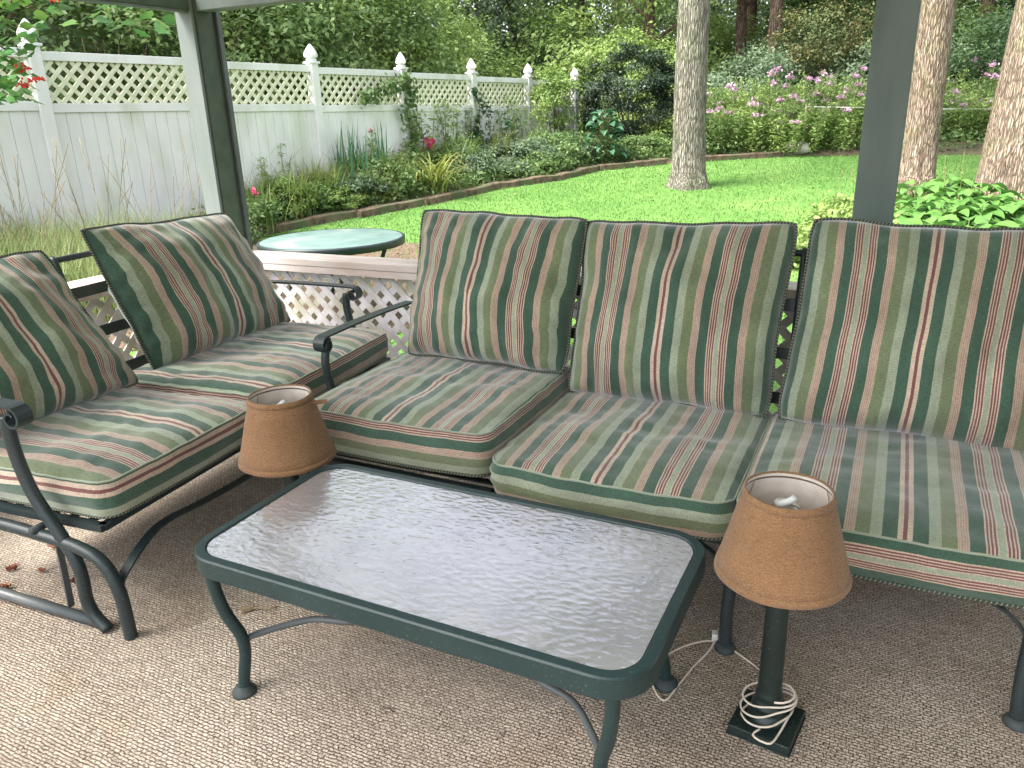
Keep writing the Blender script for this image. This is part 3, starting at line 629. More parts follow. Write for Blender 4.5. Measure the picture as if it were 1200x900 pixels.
def glass_mat():
    m, nt, b, o = new_mat('hammered_glass'); nt.nodes.remove(b); co = coords(nt, 'Object')
    n = N(nt, 'ShaderNodeTexNoise', Scale=17.0, Detail=3.0, Distortion=2.2); mp = nt.nodes.new('ShaderNodeMapping'); mp.inputs['Scale'].default_value = (1, 1.9, 1); mp.inputs['Rotation'].default_value = (0, 0, .5); L(nt, co, mp.inputs[0]); L(nt, mp.outputs[0], n.inputs[0])
    v = N(nt, 'ShaderNodeTexVoronoi', Scale=34.0, feature='SMOOTH_F1'); v.inputs['Smoothness'].default_value = .6; L(nt, mp.outputs[0], v.inputs[0])
    ad = N(nt, 'ShaderNodeMath', operation='ADD'); L(nt, n.outputs[0], ad.inputs[0]); L(nt, v.outputs[0], ad.inputs[1])
    bp = nt.nodes.new('ShaderNodeBump'); bp.inputs['Strength'].default_value = .22; bp.inputs['Distance'].default_value = .0045; L(nt, ad.outputs[0], bp.inputs['Height'])
    gl = nt.nodes.new('ShaderNodeBsdfGlossy'); gl.inputs['Roughness'].default_value = .13; gl.inputs['Color'].default_value = (.95, .95, 1, 1); L(nt, bp.outputs[0], gl.inputs['Normal'])
    tr = nt.nodes.new('ShaderNodeBsdfTransparent'); tr.inputs[0].default_value = (.82, .86, .84, 1)
    df = nt.nodes.new('ShaderNodeBsdfDiffuse'); n3 = N(nt, 'ShaderNodeTexNoise', Scale=5.0, Detail=6.0); L(nt, co, n3.inputs[0]); r3 = ramp(nt, [(.35, (.56, .54, .58)), (.7, (.76, .73, .74))]); L(nt, n3.outputs[0], r3.inputs[0]); L(nt, r3.outputs[0], df.inputs[0]); L(nt, bp.outputs[0], df.inputs['Normal'])
    m1 = nt.nodes.new('ShaderNodeMixShader'); m1.inputs[0].default_value = .52; L(nt, tr.outputs[0], m1.inputs[1]); L(nt, df.outputs[0], m1.inputs[2])
    fr = nt.nodes.new('ShaderNodeFresnel'); fr.inputs[0].default_value = 1.75; L(nt, bp.outputs[0], fr.inputs['Normal'])
    fm = N(nt, 'ShaderNodeMath', operation='MULTIPLY'); fm.inputs[1].default_value = 2.6; fm.use_clamp = True; L(nt, fr.outputs[0], fm.inputs[0])
    m2 = nt.nodes.new('ShaderNodeMixShader'); L(nt, fm.outputs[0], m2.inputs[0]); L(nt, m1.outputs[0], m2.inputs[1]); L(nt, gl.outputs[0], m2.inputs[2]); L(nt, m2.outputs[0], o.inputs[0]); return m
M['glass'] = glass_mat()
mb = MB(); lp = rrect(TW-.062, TD-.062, TR-.03); n = len(lp)
vs = [(x, y, TZ-.0045) for x, y in lp]+[(x, y, TZ-.0095) for x, y in lp]
mb.add(vs, [list(range(n)), list(range(n, 2*n))[::-1]]+[[k, (k+1) % n, n+(k+1) % n, n+k] for k in range(n)], smooth=False); mb.build('glass_top', M['glass'], te)
LX, LY = .535, .258
for sx in (-1, 1):
    for sy in (-1, 1):
        cx, cy = sx*LX, sy*LY; o_ = lambda k: (cx+sx*k, cy+sy*k*.9)
        pts = [(*o_(.018), TZ-.022), (*o_(.016), .36), (*o_(.004), .27), (*o_(-.018), .19), (*o_(-.02), .13), (*o_(-.012), .07), (*o_(-.006), .012)]
        lg = MB(); lg.tube(smooth_path(pts, 5), .0165, 12); l = lg.build('leg', M['table_iron'], te)
        ft = MB(); ft.lathe([(0, 0), (.03, 0), (.034, .006), (.032, .014), (.024, .022), (.018, .03), (0, .03)], (*o_(-.006), 0), 20); ft.build('foot', M['rubber'], l)
for sx in (-1, 1):
    st = MB(); pts = [(sx*(LX-.015), -LY+.02, .17), (sx*(LX-.05), -LY+.07, .175), (sx*(LX-.14), -LY+.16, .18), (sx*(LX-.25), -.06, .18), (sx*(LX-.285), 0, .18)]
    pts = pts+[(p[0], -p[1], p[2]) for p in pts[-2::-1]]; st.tube(smooth_path(pts, 6), .0095, 8); st.build('stretcher', M['iron_worn'], te)

# ------------------------------------------------------------------ lamps
def lamp(loc, rz, label, rb=.153, dz=0.0, shade_h=(.455, .668), cord=True, rt_=.098):
    e = empty('table_lamp', loc, rz, label, 'lamp')
    z0, z1 = shade_h
    mb = MB(); mb.box((0, 0, .0165), (.152, .152, .029), bev=.003); mb.box((0, 0, .004), (.158, .158, .008), bev=.001); mb.build('base', M['lamp_metal'], e)
    mb = MB(); mb.lathe([(0, .031), (.046, .031), (.05, .038), (.047, .048), (.038, .055), (.036, .066), (.041, .072), (.04, .08), (.033, .09), (.031, .1), (.034, .106), (.031, .112), (.029, .13), (.026, z0-.05), (.027, z0-.04), (.032, z0-.035), (.033, z0-.02), (.026, z0-.012), (.02, z0), (0, z0)], n=28); mb.build('column', M['lamp_metal'], e)
    mb = MB(); mb.lathe([(0, z0-.0), (.017, z0), (.019, z0+.012), (.019, z0+.055), (.012, z0+.06), (0, z0+.06)], n=20); mb.build('socket', M['white_plastic'], e)
    zb = z0+.058; mb = MB(); mb.lathe([(0, zb), (.021, zb), (.025, zb+.01), (.023, zb+.035), (0, zb+.04)], n=20)
    sp = []
    for k in range(0, 46):
        a = k*R(20)+2.6; f = k/45; q = .027*(1-.25*f*f); sp.append((q*math.cos(a), q*math.sin(a), zb+.045+.085*f+(.012 if k > 40 else 0)*(k-40)/5))
    mb.tube(sp, .008, 8); mb.build('bulb', M['white_plastic'], e)
    sh = MB(); n = 48
    def wob(a, z): return 1+.006*math.sin(3*a+loc[0]*5)+.004*math.sin(7*a)
    prof = [(rb, z0), (rb*.82+rt_*.18, z0+(z1-z0)*.18), (rb*.5+rt_*.5, z0+(z1-z0)*.5), (rb*.2+rt_*.8, z0+(z1-z0)*.8), (rt_, z1), (rt_-.0035, z1), (rb*.5+rt_*.5-.0035, z0+(z1-z0)*.5), (rb-.0035, z0)]
    vs = []; fs = []
    for (r, z) in prof:
        for k in range(n): a = 2*math.pi*k/n; w = wob(a, z); vs.append((r*w*math.cos(a), r*w*math.sin(a), z))
    m = len(prof)
    mi = []
    for i in range(m):
        j = (i+1) % m
        sh.add([], [], None)
        for k in range(n):
            sh.f.append([i*n+k, i*n+(k+1) % n, j*n+(k+1) % n, j*n+k]); sh.uv.append([(0, 0)]*4); sh.smooth.append(True); sh.mi.append(1 if i in (5, 6) else 0)
    sh.v = [tuple(v) for v in vs]; s_ = sh.build('lamp_shade', [M['burlap'], M['shade_lining']], e)
    for zz, rr in ((z1-.004, rt_+.0025), (z0+.006, rb-.0005)):
        t = MB(); pts = [(rr*wob(2*math.pi*k/n, 0)*math.cos(2*math.pi*k/n), rr*wob(2*math.pi*k/n, 0)*math.sin(2*math.pi*k/n), zz) for k in range(n)]
        # flat binding tape
        vs = []
        for p in pts:
            q = Vector((p[0], p[1], 0)).normalized()
            slope_r = (rb-rt_)/(z1-z0)
            vs += [Vector(p)+Vector((0, 0, .008))+q*(.001-slope_r*.008), Vector(p)+Vector((0, 0, -.008))+q*(.001+slope_r*.008), Vector(p)+Vector((0, 0, -.009))-q*.003, Vector(p)+Vector((0, 0, .0085))-q*.006]
        fs = []
        for k in range(n):
            k2 = (k+1) % n
            for c in range(4): fs.append([k*4+c, k*4+(c+1) % 4, k2*4+(c+1) % 4, k2*4+c])
        t.add(vs, fs); t.build('binding', M['burlap'], s_)
    hp = MB()
    for sgn in (-1, 1): hp.tube(smooth_path([(sgn*.018, 0, z0+.01), (sgn*.045, 0, z0+.06), (sgn*.05, 0, z0+.12), (sgn*.03, 0, z1-.04), (0, 0, z1-.032)], 5), .0016, 6)
    for k in range(3): a = 2*math.pi*k/3+.7; hp.tube([((rt_-.006)*math.cos(a), (rt_-.006)*math.sin(a), z1-.006), ((rb-.006)*math.cos(a), (rb-.006)*math.sin(a), z0+.006)], .0012, 5)
    hp.build('harp', M['dry_stem'], e)
    return e
LR = Vector((-.146, 1.69, 0)); lr = lamp(LR, R(-8), 'near burlap-shaded lamp on the carpet with white cord wound round its foot', shade_h=(.465, .672))
LL = Vector((-1.73, 1.78, 0)); ll = lamp(LL, R(20), 'tan burlap-shaded lamp half hidden behind the glass table, between glider and sofa', rb=.157, shade_h=(.45, .665), rt_=.1)
p = MB(); p.bar((.085, .045, .64), (.135, .075, .646), .006, .014, bev=.001); t = p.build('loose_binding', M['burlap'], ll); t.rotation_euler = (0, 0, R(-28))
# cords (child of the near lamp)
cp = []
for k in range(0, 70):
    a = R(-60)+k*R(17); f = k/69
    r = .047+.014*math.sin(k*.55)+.012*f; z = .115-.07*f+.016*math.sin(a*1.0+1.2)*(1 if f < .85 else .3); cp.append((r*math.cos(a), r*math.sin(a), max(z, .042)))
cp += [(.04, -.075, .036), (.02, -.092, .034), (-.01, -.085, .036), (.0, -.06, .04)]
c = MB(); c.tube(smooth_path(cp, 3), .0028, 7); c.build('cord', M['cord_white'], lr)
inv = (Matrix.Translation(LR) @ Matrix.Rotation(R(-8), 4, 'Z')).inverted()
w2 = [on_z(x, y, z) for x, y, z in ((905, 800, .045), (888, 783, .012), (868, 768, .01), (850, 757, .01), (830, 751, .012), (806, 756, .01), (785, 766, .01), (768, 782, .01), (764, 800, .01), (778, 821, .01), (795, 803, .01), (812, 782, .012), (828, 766, .016), (838, 752, .02))]
c = MB(); c.tube(smooth_path([inv @ q for q in w2], 5), .003, 7); cc = c.build('cord', M['cord_white'], lr)
q = inv @ on_z(838, 745, .025); c = MB(); c.box(q+Vector((0, .0, .0)), (.018, .026, .024), rz=R(20), bev=.003); c.bar(q+Vector((0, .012, .004)), q+Vector((0, .03, .006)), .002, .006); c.build('plug', M['white_plastic'], cc)

# ------------------------------------------------------------------ dry leaves and litter on the carpet
M['dry_leaf'] = noise_mat('dry_brown_leaf', (.28, .11, .07), (.42, .2, .13), 18, .8, .3, .003)
def dry_leaf(px, py, size, seed, label, rot):
    r_ = random.Random(seed); c = on_z(px, py, .006); bm_v = []; n = 22; out = []
    for k in range(n):
        a = 2*math.pi*k/n; rr = size*(.55+.35*math.cos(a)**2+.28*(1 if k % 4 < 2 else -.25)*abs(math.sin(a*1.0))+.08*r_.random()); out.append((rr*math.cos(a), rr*.55*math.sin(a)))
    vs = [(0, 0, .006)]+[(x*.5, y*.5, .012+.010*math.sin(i*.9)) for i, (x, y) in enumerate(out)]+[(x, y, .010+.014*abs(math.sin(i*1.3+seed))) for i, (x, y) in enumerate(out)]
    fs = [[0, 1+k, 1+(k+1) % n] for k in range(n)]+[[1+k, 1+n+k, 1+n+(k+1) % n, 1+(k+1) % n] for k in range(n)]
    vs2 = [(x, y, z-.0012) for x, y, z in vs]; b = len(vs); mb = MB(); mb.add(vs+vs2, fs+[[b+i for i in f][::-1] for f in fs]); mb.tube([(size*.8, 0, .012), (size*1.25, .01, .006)], .001, 5)
    o = mb.build('dry_leaf', M['dry_leaf']); o.location = (c.x, c.y, .004); o.rotation_euler = (0, 0, rot); tag(o, label, 'leaf')
dry_leaf(74, 643, .062, 1, 'large curled rust-brown dry leaf on the carpet under the glider', R(15))
dry_leaf(15, 668, .022, 2, 'small brown dry leaf at the left photo edge under the glider', R(70))
dry_leaf(50, 671, .014, 3, 'tiny brown leaf scrap just below the large dry leaf', R(20))
dry_leaf(86, 683, .012, 4, 'tiny brown leaf scrap beside the thin glider link', R(120))
dry_leaf(6, 690, .022, 5, 'small pale dry leaf lying against the glider floor rail', R(40))
tw = MB(); tw.tube([(-.03, 0, .006), (0, .006, .012), (.045, .0, .01), (.07, .02, .006)], .0025, 6); tw.box((-.03, 0, .012), (.03, .014, .014), rz=.4, bev=.002); o = tw.build('twig', M['dry_stem']); o.location = on_z(300, 717, .004); o.rotation_euler = (0, 0, R(25)); tag(o, 'short pale twig on the carpet behind the near left table leg', 'twig')
tw = MB(); tw.tube([(-.02, 0, .004), (0, .004, .008), (.02, -.003, .005)], .0014, 6); tw.tube([(.008, .004, .007), (.018, .012, .005)], .001, 5); o = tw.build('twig', M['bark_dark']); o.location = on_z(455, 833, .004); tag(o, 'tiny dark twig on the open carpet in front of the table', 'twig')

def litter(name, label, n, fn, lo, hi, mat, z, kind='stuff'):
    rg = random.Random(len(name)); mb = MB()
    for i in range(n):
        c = fn(rg); a = rg.random()*6.28; l = rg.uniform(lo, hi); w_ = l*rg.uniform(.15, .55); d = Vector((math.cos(a), math.sin(a), 0)); q = Vector((-d.y, d.x, 0)); h = l*.25
        mb.add([c-d*l/2, c+q*w_/2+Vector((0, 0, h)), c+d*l/2, c-q*w_/2+Vector((0, 0, h*.4))], [[0, 1, 2, 3]], smooth=False)
    tag(mb.build(name, mat, recalc=False), label, 'litter', kind=kind)
litter('carpet_litter', 'scattered tiny brown leaf crumbs and grit on the carpet', 230, lambda rg: Vector((rg.uniform(-3.1, 1.2) if rg.random() < .5 else rg.uniform(-3.1, -1.6), rg.uniform(.6, 2.8), .0045)), .004, .014, M['dry_leaf'], 0)
litter('lawn_litter', 'small pale fallen leaves scattered on the lawn', 130, lambda rg: (lambda X: (lambda Y: yard(X, Y, slope(Y)+.03))(rg.uniform(6, ytop(X)-.3)))(rg.uniform(-2, 8)), .03, .07, M['dry_stem'], 0)
# ------------------------------------------------------------------ round patio table
rc = Vector((-4.03, 4.947)); gz = slope(to_yard(*rc)[1])+.01; e = empty('round_patio_table', (rc.x, rc.y, gz), 0, 'round pale green patio table with dark rim beyond the railing', 'table'); zt = .62-gz
M['table_top'] = noise_mat('worn_green_table_top', (.1, .17, .155), (.16, .24, .22), 5, .5, .1, .001, c3=(.22, .27, .24), s3=3)
mb = MB(); mb.lathe([(0, zt), (.555, zt), (.56, zt-.002), (.56, zt-.008), (0, zt-.008)], n=48); mb.build('table_top', M['table_top'], e)
mb = MB(); mb.lathe([(.561, zt+.002), (.577, zt-.002), (.58, zt-.01), (.577, zt-.055), (.562, zt-.057), (.561, zt+.002)], n=48); mb.build('rim', M['iron'], e)
for k in range(4):
    a = R(45+90*k); mb = MB(); mb.tube(smooth_path([(.45*math.cos(a), .45*math.sin(a), zt-.03), (.36*math.cos(a), .36*math.sin(a), .3), (.47*math.cos(a), .47*math.sin(a), 0)], 6), .017, 8); mb.build('leg', M['iron'], e)

# ------------------------------------------------------------------ fence
F0 = np.array([-4.62, 8.3]); FD = np.array([math.cos(R(56)), math.sin(R(56))])*1.83
fe = empty('garden_fence', yard(*F0, 0), 0, 'long white board fence with yellowed lattice top and pointed post caps', 'fence')
org = yard(*F0, 0)
fdir = (yard(*(F0+FD), 0)-org).normalized(); fn = Vector((-fdir.y, fdir.x, 0))
if (fn.dot(Vector((0, 0, 0))-org)) < 0: fn = -fn    # towards the porch
def FP(k, z=0.0): return yard(*(F0+k*FD), z)-org
for k in range(-3, 7):
    g = ground_h(*(F0+k*FD)); tz = 2.29-.021*(k)-g
    mb = MB(); b = FP(k, g); mb.box(b+Vector((0, 0, tz/2)), (.125, .125, tz), rz=math.atan2(fdir.y, fdir.x), bev=.006); p = mb.build('post', M['fence'], fe)
    mb = MB(); c0 = b+Vector((0, 0, tz)); Mr = Matrix.Translation(c0) @ Matrix.Rotation(math.atan2(fdir.y, fdir.x), 4, 'Z')
    mb.box(c0+Vector((0, 0, .012)), (.165, .165, .03), rz=math.atan2(fdir.y, fdir.x), bev=.006); mb.box(c0+Vector((0, 0, .04)), (.1, .1, .04), rz=math.atan2(fdir.y, fdir.x))
    prof = [(.0, .06), (.055, .06), (.095, .085), (.1, .11), (.085, .15), (.05, .2), (.02, .235), (0, .25)]; mb.lathe([(r*.95, z) for r, z in prof], c0, n=4 if k > 2 else 8); mb.build('post_cap', M['fence'], p, autosmooth=30)
    if k < 6:
        top_ = 2.26-.021*(k+.5); lo = top_-.535
        a = FP(k)+fdir*.06; c = FP(k+1)-fdir*.06; gz_ = min(ground_h(*(F0+k*FD)), ground_h(*(F0+(k+1)*FD)))-.05
        for zr, hr in ((top_-.045, .085), (lo, .09), (gz_+.12, .12)): pa = MB(); pa.bar(a+Vector((0, 0, zr)), c+Vector((0, 0, zr)), .06, hr, bev=.004); pa.build('rail', M['fence'], fe)
        nb = 12; wb = (c-a).length/nb; pb = MB()
        for i in range(nb):
            q0 = a+fdir*(wb*i+.0018); q1 = a+fdir*(wb*(i+1)-.0018); pb.bar(q0+Vector((0, 0, (lo-.045+gz_)/2)), q1+Vector((0, 0, (lo-.045+gz_)/2)), .022, lo-.045-gz_, bev=.004)
        pb.bar(a-fn*.002+Vector((0, 0, (lo-.05+gz_)/2)), c-fn*.002+Vector((0, 0, (lo-.05+gz_)/2)), .008, lo-.06-gz_)
        pb.build('board_panel', M['fence'], fe)
        lt = MB(); lattice_bars(lt, a, c, lo+.045, top_-.088, .143, .041, .008, fn); lt.build('lattice_panel', M['fence_lattice'], fe)

# ------------------------------------------------------------------ timber edging
segs = [((-6.2, 6.0), (-4.5, 7.9)), ((-4.45, 7.95), (-3.0, 9.55)), ((-3.1, 9.6), (-2.05, 10.7)), ((-2.0, 10.6), (-1.2, 11.45)), ((-1.2, 11.4), (-.1, 12.75)), ((-.1, 12.75), (.9, 13.45)), ((.9, 13.45), (1.65, 14.45)), ((1.7, 14.45), (3.0, 15.05)), ((3.6, 15.25), (5.4, 15.6))]
for i, (a, b) in enumerate(segs):
    A = yard(*a, 0); B = yard(*b, 0); za = slope(a[1])+.05; zb = slope(b[1])+.05; A.z = za; B.z = zb; mb = MB(); c = (A+B)/2
    n = 10; d = (B-A); vs = []; fs = []; side = Vector((-d.y, d.x, 0)).normalized()
    prof = [(-.065, -.07), (.065, -.07), (.07, .04), (.05, .058), (-.05, .055), (-.068, .04)]
    for k in range(n+1):
        p = A.lerp(B, k/n)-c
        for (x, z) in prof: q = p+side*x+Vector((0, 0, z)); nn = noise.noise(Vector((q.x*3+i, q.y*3, q.z*3)))*.018; vs.append(q+side*nn+Vector((0, 0, nn)))
    m = len(prof)
    for k in range(n):
        for j in range(m): fs.append([k*m+j, k*m+(j+1) % m, (k+1)*m+(j+1) % m, (k+1)*m+j])
    fs += [list(range(m))[::-1], [n*m+j for j in range(m)]]; mb.add(vs, fs, smooth=False)
    o = mb.build('edging_timber', M['timber']); o.location = c
    lab = ['hidden at the left behind the porch railing', 'just right of the corner post', 'above the round patio table', 'below the iris clump', 'below the arching yellow-green daylily', 'below the vine-covered fence posts', 'below the small leafy shrub', 'below the dark round shrub', 'behind the oak at the foot of the phlox'][i]
    tag(o, 'weathered brown timber edging the lawn, '+lab, 'garden edging', 'timbers edging the flower bed')

# ------------------------------------------------------------------ foliage tools
def leaf_mesh(name, P, S, mat, up=.5, aspect=.55, outdir=None, fold=False):
    """P: n x 3 positions, S: n sizes. Each leaf is a kite."""
    n = len(P); Nn = rng.normal(size=(n, 3)); Nn[:, 2] = np.abs(Nn[:, 2])*1.0+up
    if outdir is not None: Nn += outdir*.9
    Nn /= np.linalg.norm(Nn, axis=1)[:, None]; A = rng.normal(size=(n, 3)); A[:, 2] -= .5; A -= Nn*np.sum(A*Nn, 1)[:, None]; A /= np.linalg.norm(A, axis=1)[:, None]; B = np.cross(Nn, A)
    S = np.asarray(S)[:, None]; V = np.empty((n, 4, 3)); V[:, 0] = P-A*S*.5; V[:, 1] = P+B*S*aspect*.5-A*S*.05+Nn*S*.08; V[:, 2] = P+A*S*.5; V[:, 3] = P-B*S*aspect*.5-A*S*.05+Nn*S*.08
    me = bpy.data.meshes.new(name); me.vertices.add(4*n); me.vertices.foreach_set('co', V.reshape(-1)); me.loops.add(4*n); me.loops.foreach_set('vertex_index', np.arange(4*n, dtype=np.int32))
    me.polygons.add(n); me.polygons.foreach_set('loop_start', np.arange(0, 4*n, 4, dtype=np.int32)); me.polygons.foreach_set('loop_total', np.full(n, 4, dtype=np.int32)); me.materials.append(mat); me.update(); me.validate(); return me
def obj(name, me, parent=None, loc=(0, 0, 0)):
    o = bpy.data.objects.new(name, me); COL.objects.link(o); o.parent = parent; o.location = loc; return o
def crown_pts(n, rad, nclump, spread, zc, squash=.9, hollow=.35, seed=0):
    rg = np.random.default_rng(seed); D = rg.normal(size=(nclump, 3)); D /= np.linalg.norm(D, axis=1)[:, None]; rr = (hollow+(1-hollow)*rg.random(nclump)**.6)[:, None]
    C = D*rr*np.array(rad)[None]; idx = rg.integers(0, nclump, n); P = C[idx]+rg.normal(size=(n, 3))*spread*np.array([1, 1, .55]); P[:, 2] += zc
    O = P-np.array([0, 0, zc]); O /= (np.linalg.norm(O, axis=1)[:, None]+1e-6); return P, O
def trunk_mesh(name, h, r0, r1, mat, seed, flare=1.35, limbs=4, limb_from=.5, lean=(0, 0), nseg=18, limb_len=1.6):
    n = nseg
    rg = random.Random(seed); mb = MB(); m = 14; vs = []; fs = []; cs = []
    for i in range(m+1):
        f = i/m; z = h*f**1.25 - .05; c = Vector((lean[0]*f+.04*math.sin(f*5+seed), lean[1]*f+.04*math.cos(f*4+seed), z)); cs.append(c)
        r = (r0*(1-f)+r1*f)*(1+(flare-1)*math.exp(-f*h/.28))
        for k in range(n):
            a = 2*math.pi*k/n; but = 1+.14*math.exp(-f*h/.35)*math.sin(5*a+seed)+.035*noise.noise(Vector((math.cos(a)*2, math.sin(a)*2, z*.8+seed))); vs.append(c+Vector((math.cos(a)*r*but, math.sin(a)*r*but, 0)))
    for i in range(m):
        for k in range(n): fs.append([i*n+k, i*n+(k+1) % n, (i+1)*n+(k+1) % n, (i+1)*n+k])
    mb.add(vs, fs)
    for j in range(limbs):
        f = limb_from+(1-limb_from)*(j+.5)/limbs*.95; i = min(int(f**.8*m), m-1); c = cs[i]; a = rg.random()*6.28; l = limb_len*(.7+.6*rg.random()); rr = (r0*(1-f)+r1*f)*.45
        mb.tube(smooth_path([c, c+Vector((math.cos(a)*l*.4, math.sin(a)*l*.4, l*.22)), c+Vector((math.cos(a)*l, math.sin(a)*l, l*.6))], 4), [rr*(1-.8*t/8) for t in range(9)], 6)
    o = mb.build(name, mat); return o
def make_tree(name, label, cat, loc, th, r0, r1, bark, leafmat, n, rad, zc, lsz, seed, group=None, nclump=60, spread=.35, **kw):
    e = empty(name, loc, 0, label, cat, group); t = trunk_mesh('trunk', th, r0, r1, bark, seed, **kw); t.parent = e
    P, O = crown_pts(n, rad, nclump, spread, zc, seed=seed); me = leaf_mesh('crown', P, lsz*(.6+.8*rng.random(n)), leafmat, outdir=O); obj('crown', me, e); return e
def make_bush(name, label, cat, loc, leafmat, n, rad, lsz, seed, group=None, nclump=40, spread=.16, zc=None, stems=7, hollow=.5, aspect=.5, up=.5):
    e = empty(name, loc, 0, label, cat, group); zc = zc if zc is not None else rad[2]*.95; P, O = crown_pts(n, rad, nclump, spread, zc, hollow=hollow, seed=seed); k = P[:, 2] > .01; P = P[k]; O = O[k]
    obj('foliage', leaf_mesh('foliage', P, lsz*(.6+.8*rng.random(len(P))), leafmat, outdir=O, aspect=aspect, up=up), e)
    mb = MB(); rg = random.Random(seed)
    for j in range(stems):
        a = rg.random()*6.28; q = rad[0]*.6*rg.random(); mb.tube(smooth_path([(0, 0, -.03), (math.cos(a)*q*.4, math.sin(a)*q*.4, zc*.5), (math.cos(a)*q, math.sin(a)*q, zc*1.1)], 3), [.02, .018, .016, .012, .01, .008, .005], 5)
    mb.build('stem', M['bark_dark'], e); return e
def put(src, loc, rz, s, label, group=None):
    c = copy_tree(src); c.location = loc; c.rotation_euler = (0, 0, rz); c.scale = (s, s, s) if not hasattr(s, '__len__') else s; c['label'] = label
    if group: c['group'] = group
    return c

# oaks on the lawn
def oak(px, Y, r0, label, bark, seed, lean=(0, 0), flare=1.35):
    loc = gpx(px, Y, -.02); return make_tree('oak_tree', label, 'tree', loc, 8.5, r0, r0*.72, bark, M['leaf_mid'], 9000, (3.2, 3.2, 1.8), 10.0, .16, seed, nclump=70, spread=.4, limbs=6, limb_from=.72, lean=lean, flare=flare, nseg=28, limb_len=2.6)
oak(804, 12.3, .255, 'grey-barked oak standing alone in the middle of the lawn', M['bark_grey'], 3)
oak(1066, 11.2, .235, 'tan-barked oak partly hidden by the wide porch post', M['bark_tan'], 5, (-.25, .1))
oak(1166, 9.9, .40, 'thick pinkish-tan oak trunk at the right photo edge above the hostas', M['bark_tan'], 9, (.45, .2), 1.2)

# trees behind the fence
TG = 'trees growing behind the white fence'
fperp = np.array([-FD[1], FD[0]])/1.83
def behind(k, off): q = F0+k*FD+fperp*off; return gp(q[0], q[1])
b_dark = make_bush('evergreen_shrub', 'dark evergreen shrub crowding the fence lattice left of the corner post', 'shrub', behind(-.2, 2.5), M['leaf_dark'], 15000, (1.7, 1.7, 2.1), .085, 21, nclump=90, spread=.25)
put(b_dark, behind(-1.9, 2.8), 2.2, 1.1, 'dark evergreen shrub behind the fence at the left photo edge')
b_mid = make_bush('leafy_shrub', 'mid green leafy shrub rising behind the third fence panel', 'shrub', behind(2.4, 2.5), M['leaf_mid'], 15000, (1.8, 1.8, 2.2), .10, 22, nclump=80, spread=.28)
put(b_mid, behind(1.15, 2.5), 2.6, (1, 1, .95), 'mid green shrub behind the fence just right of the corner post')
put(b_mid, behind(3.6, 2.2), 1.4, (1, 1, .95), 'mid green shrub behind the vine-covered fence post')
b_lime = make_bush('bright_shrub', 'bright yellow-green shrub glowing behind the far fence panels', 'shrub', behind(4.6, 3.1), M['leaf_lime'], 14000, (1.9, 1.9, 2.0), .10, 23, nclump=70, spread=.3)
put(b_lime, behind(6.2, 3.6), 2.0, (.9, .9, .8), 'bright yellow-green shrub behind the fence end, above the dark round shrub')
put(b_lime, behind(3.0, 5.0), .5, 1.25, 'tall yellow-green shrub standing well behind the middle of the fence')
t_a = make_tree('woodland_tree', 'slender dark-barked tree left of the lone oak trunk', 'tree', gpx(752, 23), 9, .2, .1, M['bark_dark'], M['leaf_lime'], 12000, (3.0, 3.0, 3.2), 6.2, .13, 31, 'trees of the wood behind the garden', nclump=80, spread=.45, limbs=7, limb_from=.25)
t_b = make_tree('woodland_tree', 'tree with a bare dark lower trunk right behind the pink phlox', 'tree', gpx(888, 22), 9, .21, .12, M['bark_dark'], M['leaf_mid'], 12000, (2.8, 2.8, 3.0), 7.0, .12, 32, 'trees of the wood behind the garden', nclump=80, spread=.4, limbs=6, limb_from=.4)
t_c = make_tree('woodland_tree', 'bushy grey-green tree behind the fence, second row', 'tree', behind(1.5, 5.5), 7, .16, .08, M['bark_dark'], M['leaf_grey'], 13000, (2.8, 2.8, 3.2), 3.8, .12, 33, 'trees of the wood behind the garden', nclump=80, spread=.42, limbs=6, limb_from=.2)
WG = 'trees of the wood behind the garden'
spots = [(t_b, 852, 24, .9, 'slim reddish-brown trunk left of the pair above the phlox'), (t_b, 862, 27, .9, 'slim trunk just right of the reddish-brown one above the phlox'), (t_b, 962, 27, .8, 'thin dark trunk above the middle of the phlox bed'), (t_b, 1000, 25, .7, 'thin dark trunk right of the rusty maple'), (t_b, 1022, 21, .85, 'leaning dark trunk beside the wide porch post'),
         (t_a, 915, 34, 1.1, 'tree deep in the wood between two dark trunks'), (t_b, 1110, 24, 1.05, 'dark-leaved tree between the two tan oaks'), (t_b, 1150, 28, 1.1, 'dark tree behind the right oak trunk'), (t_a, 1230, 22, 1.0, 'tree just beyond the right photo edge'), (t_a, 680, 27, 1.0, 'leafy tree above the end of the fence'),
         (t_c, 610, 26, 1.1, 'grey-green tree above the fifth fence panel, far back'), (t_c, 540, 24, 1.0, 'grey-green tree above the fourth fence panel, far back'), (t_a, 480, 22, 1.0, 'tree above the vine-covered post, far back'), (t_c, 420, 20, 1.0, 'grey-green tree above the middle lattice, far back'), (t_a, 330, 18, .9, 'tree right of the corner post, far back'),
         (t_c, 180, 17, 1.0, 'tree behind the dark evergreens left of the corner post'), (t_a, 40, 16, 1.0, 'tree at the top left photo corner, far back'), (t_c, 790, 31, 1.2, 'tree directly behind the lone oak trunk'), (t_a, 1060, 33, 1.2, 'tree deep in the wood behind the wide post'), (t_a, -120, 17, 1.1, 'tree beyond the left photo edge'),
         (t_b, 820, 36, 1.3, 'dark tree deep in the wood right of the lone oak'), (t_b, 720, 35, 1.3, 'dark tree deep in the wood above the round shrub'), (t_a, 985, 38, 1.3, 'tall tree far behind the rusty maple'), (t_b, 1180, 38, 1.4, 'dark tree far behind the right oak')]
for i, (s, px, Y, k, lab) in enumerate(spots): put(s, gpx(px, Y), i*1.3, k, lab, WG)
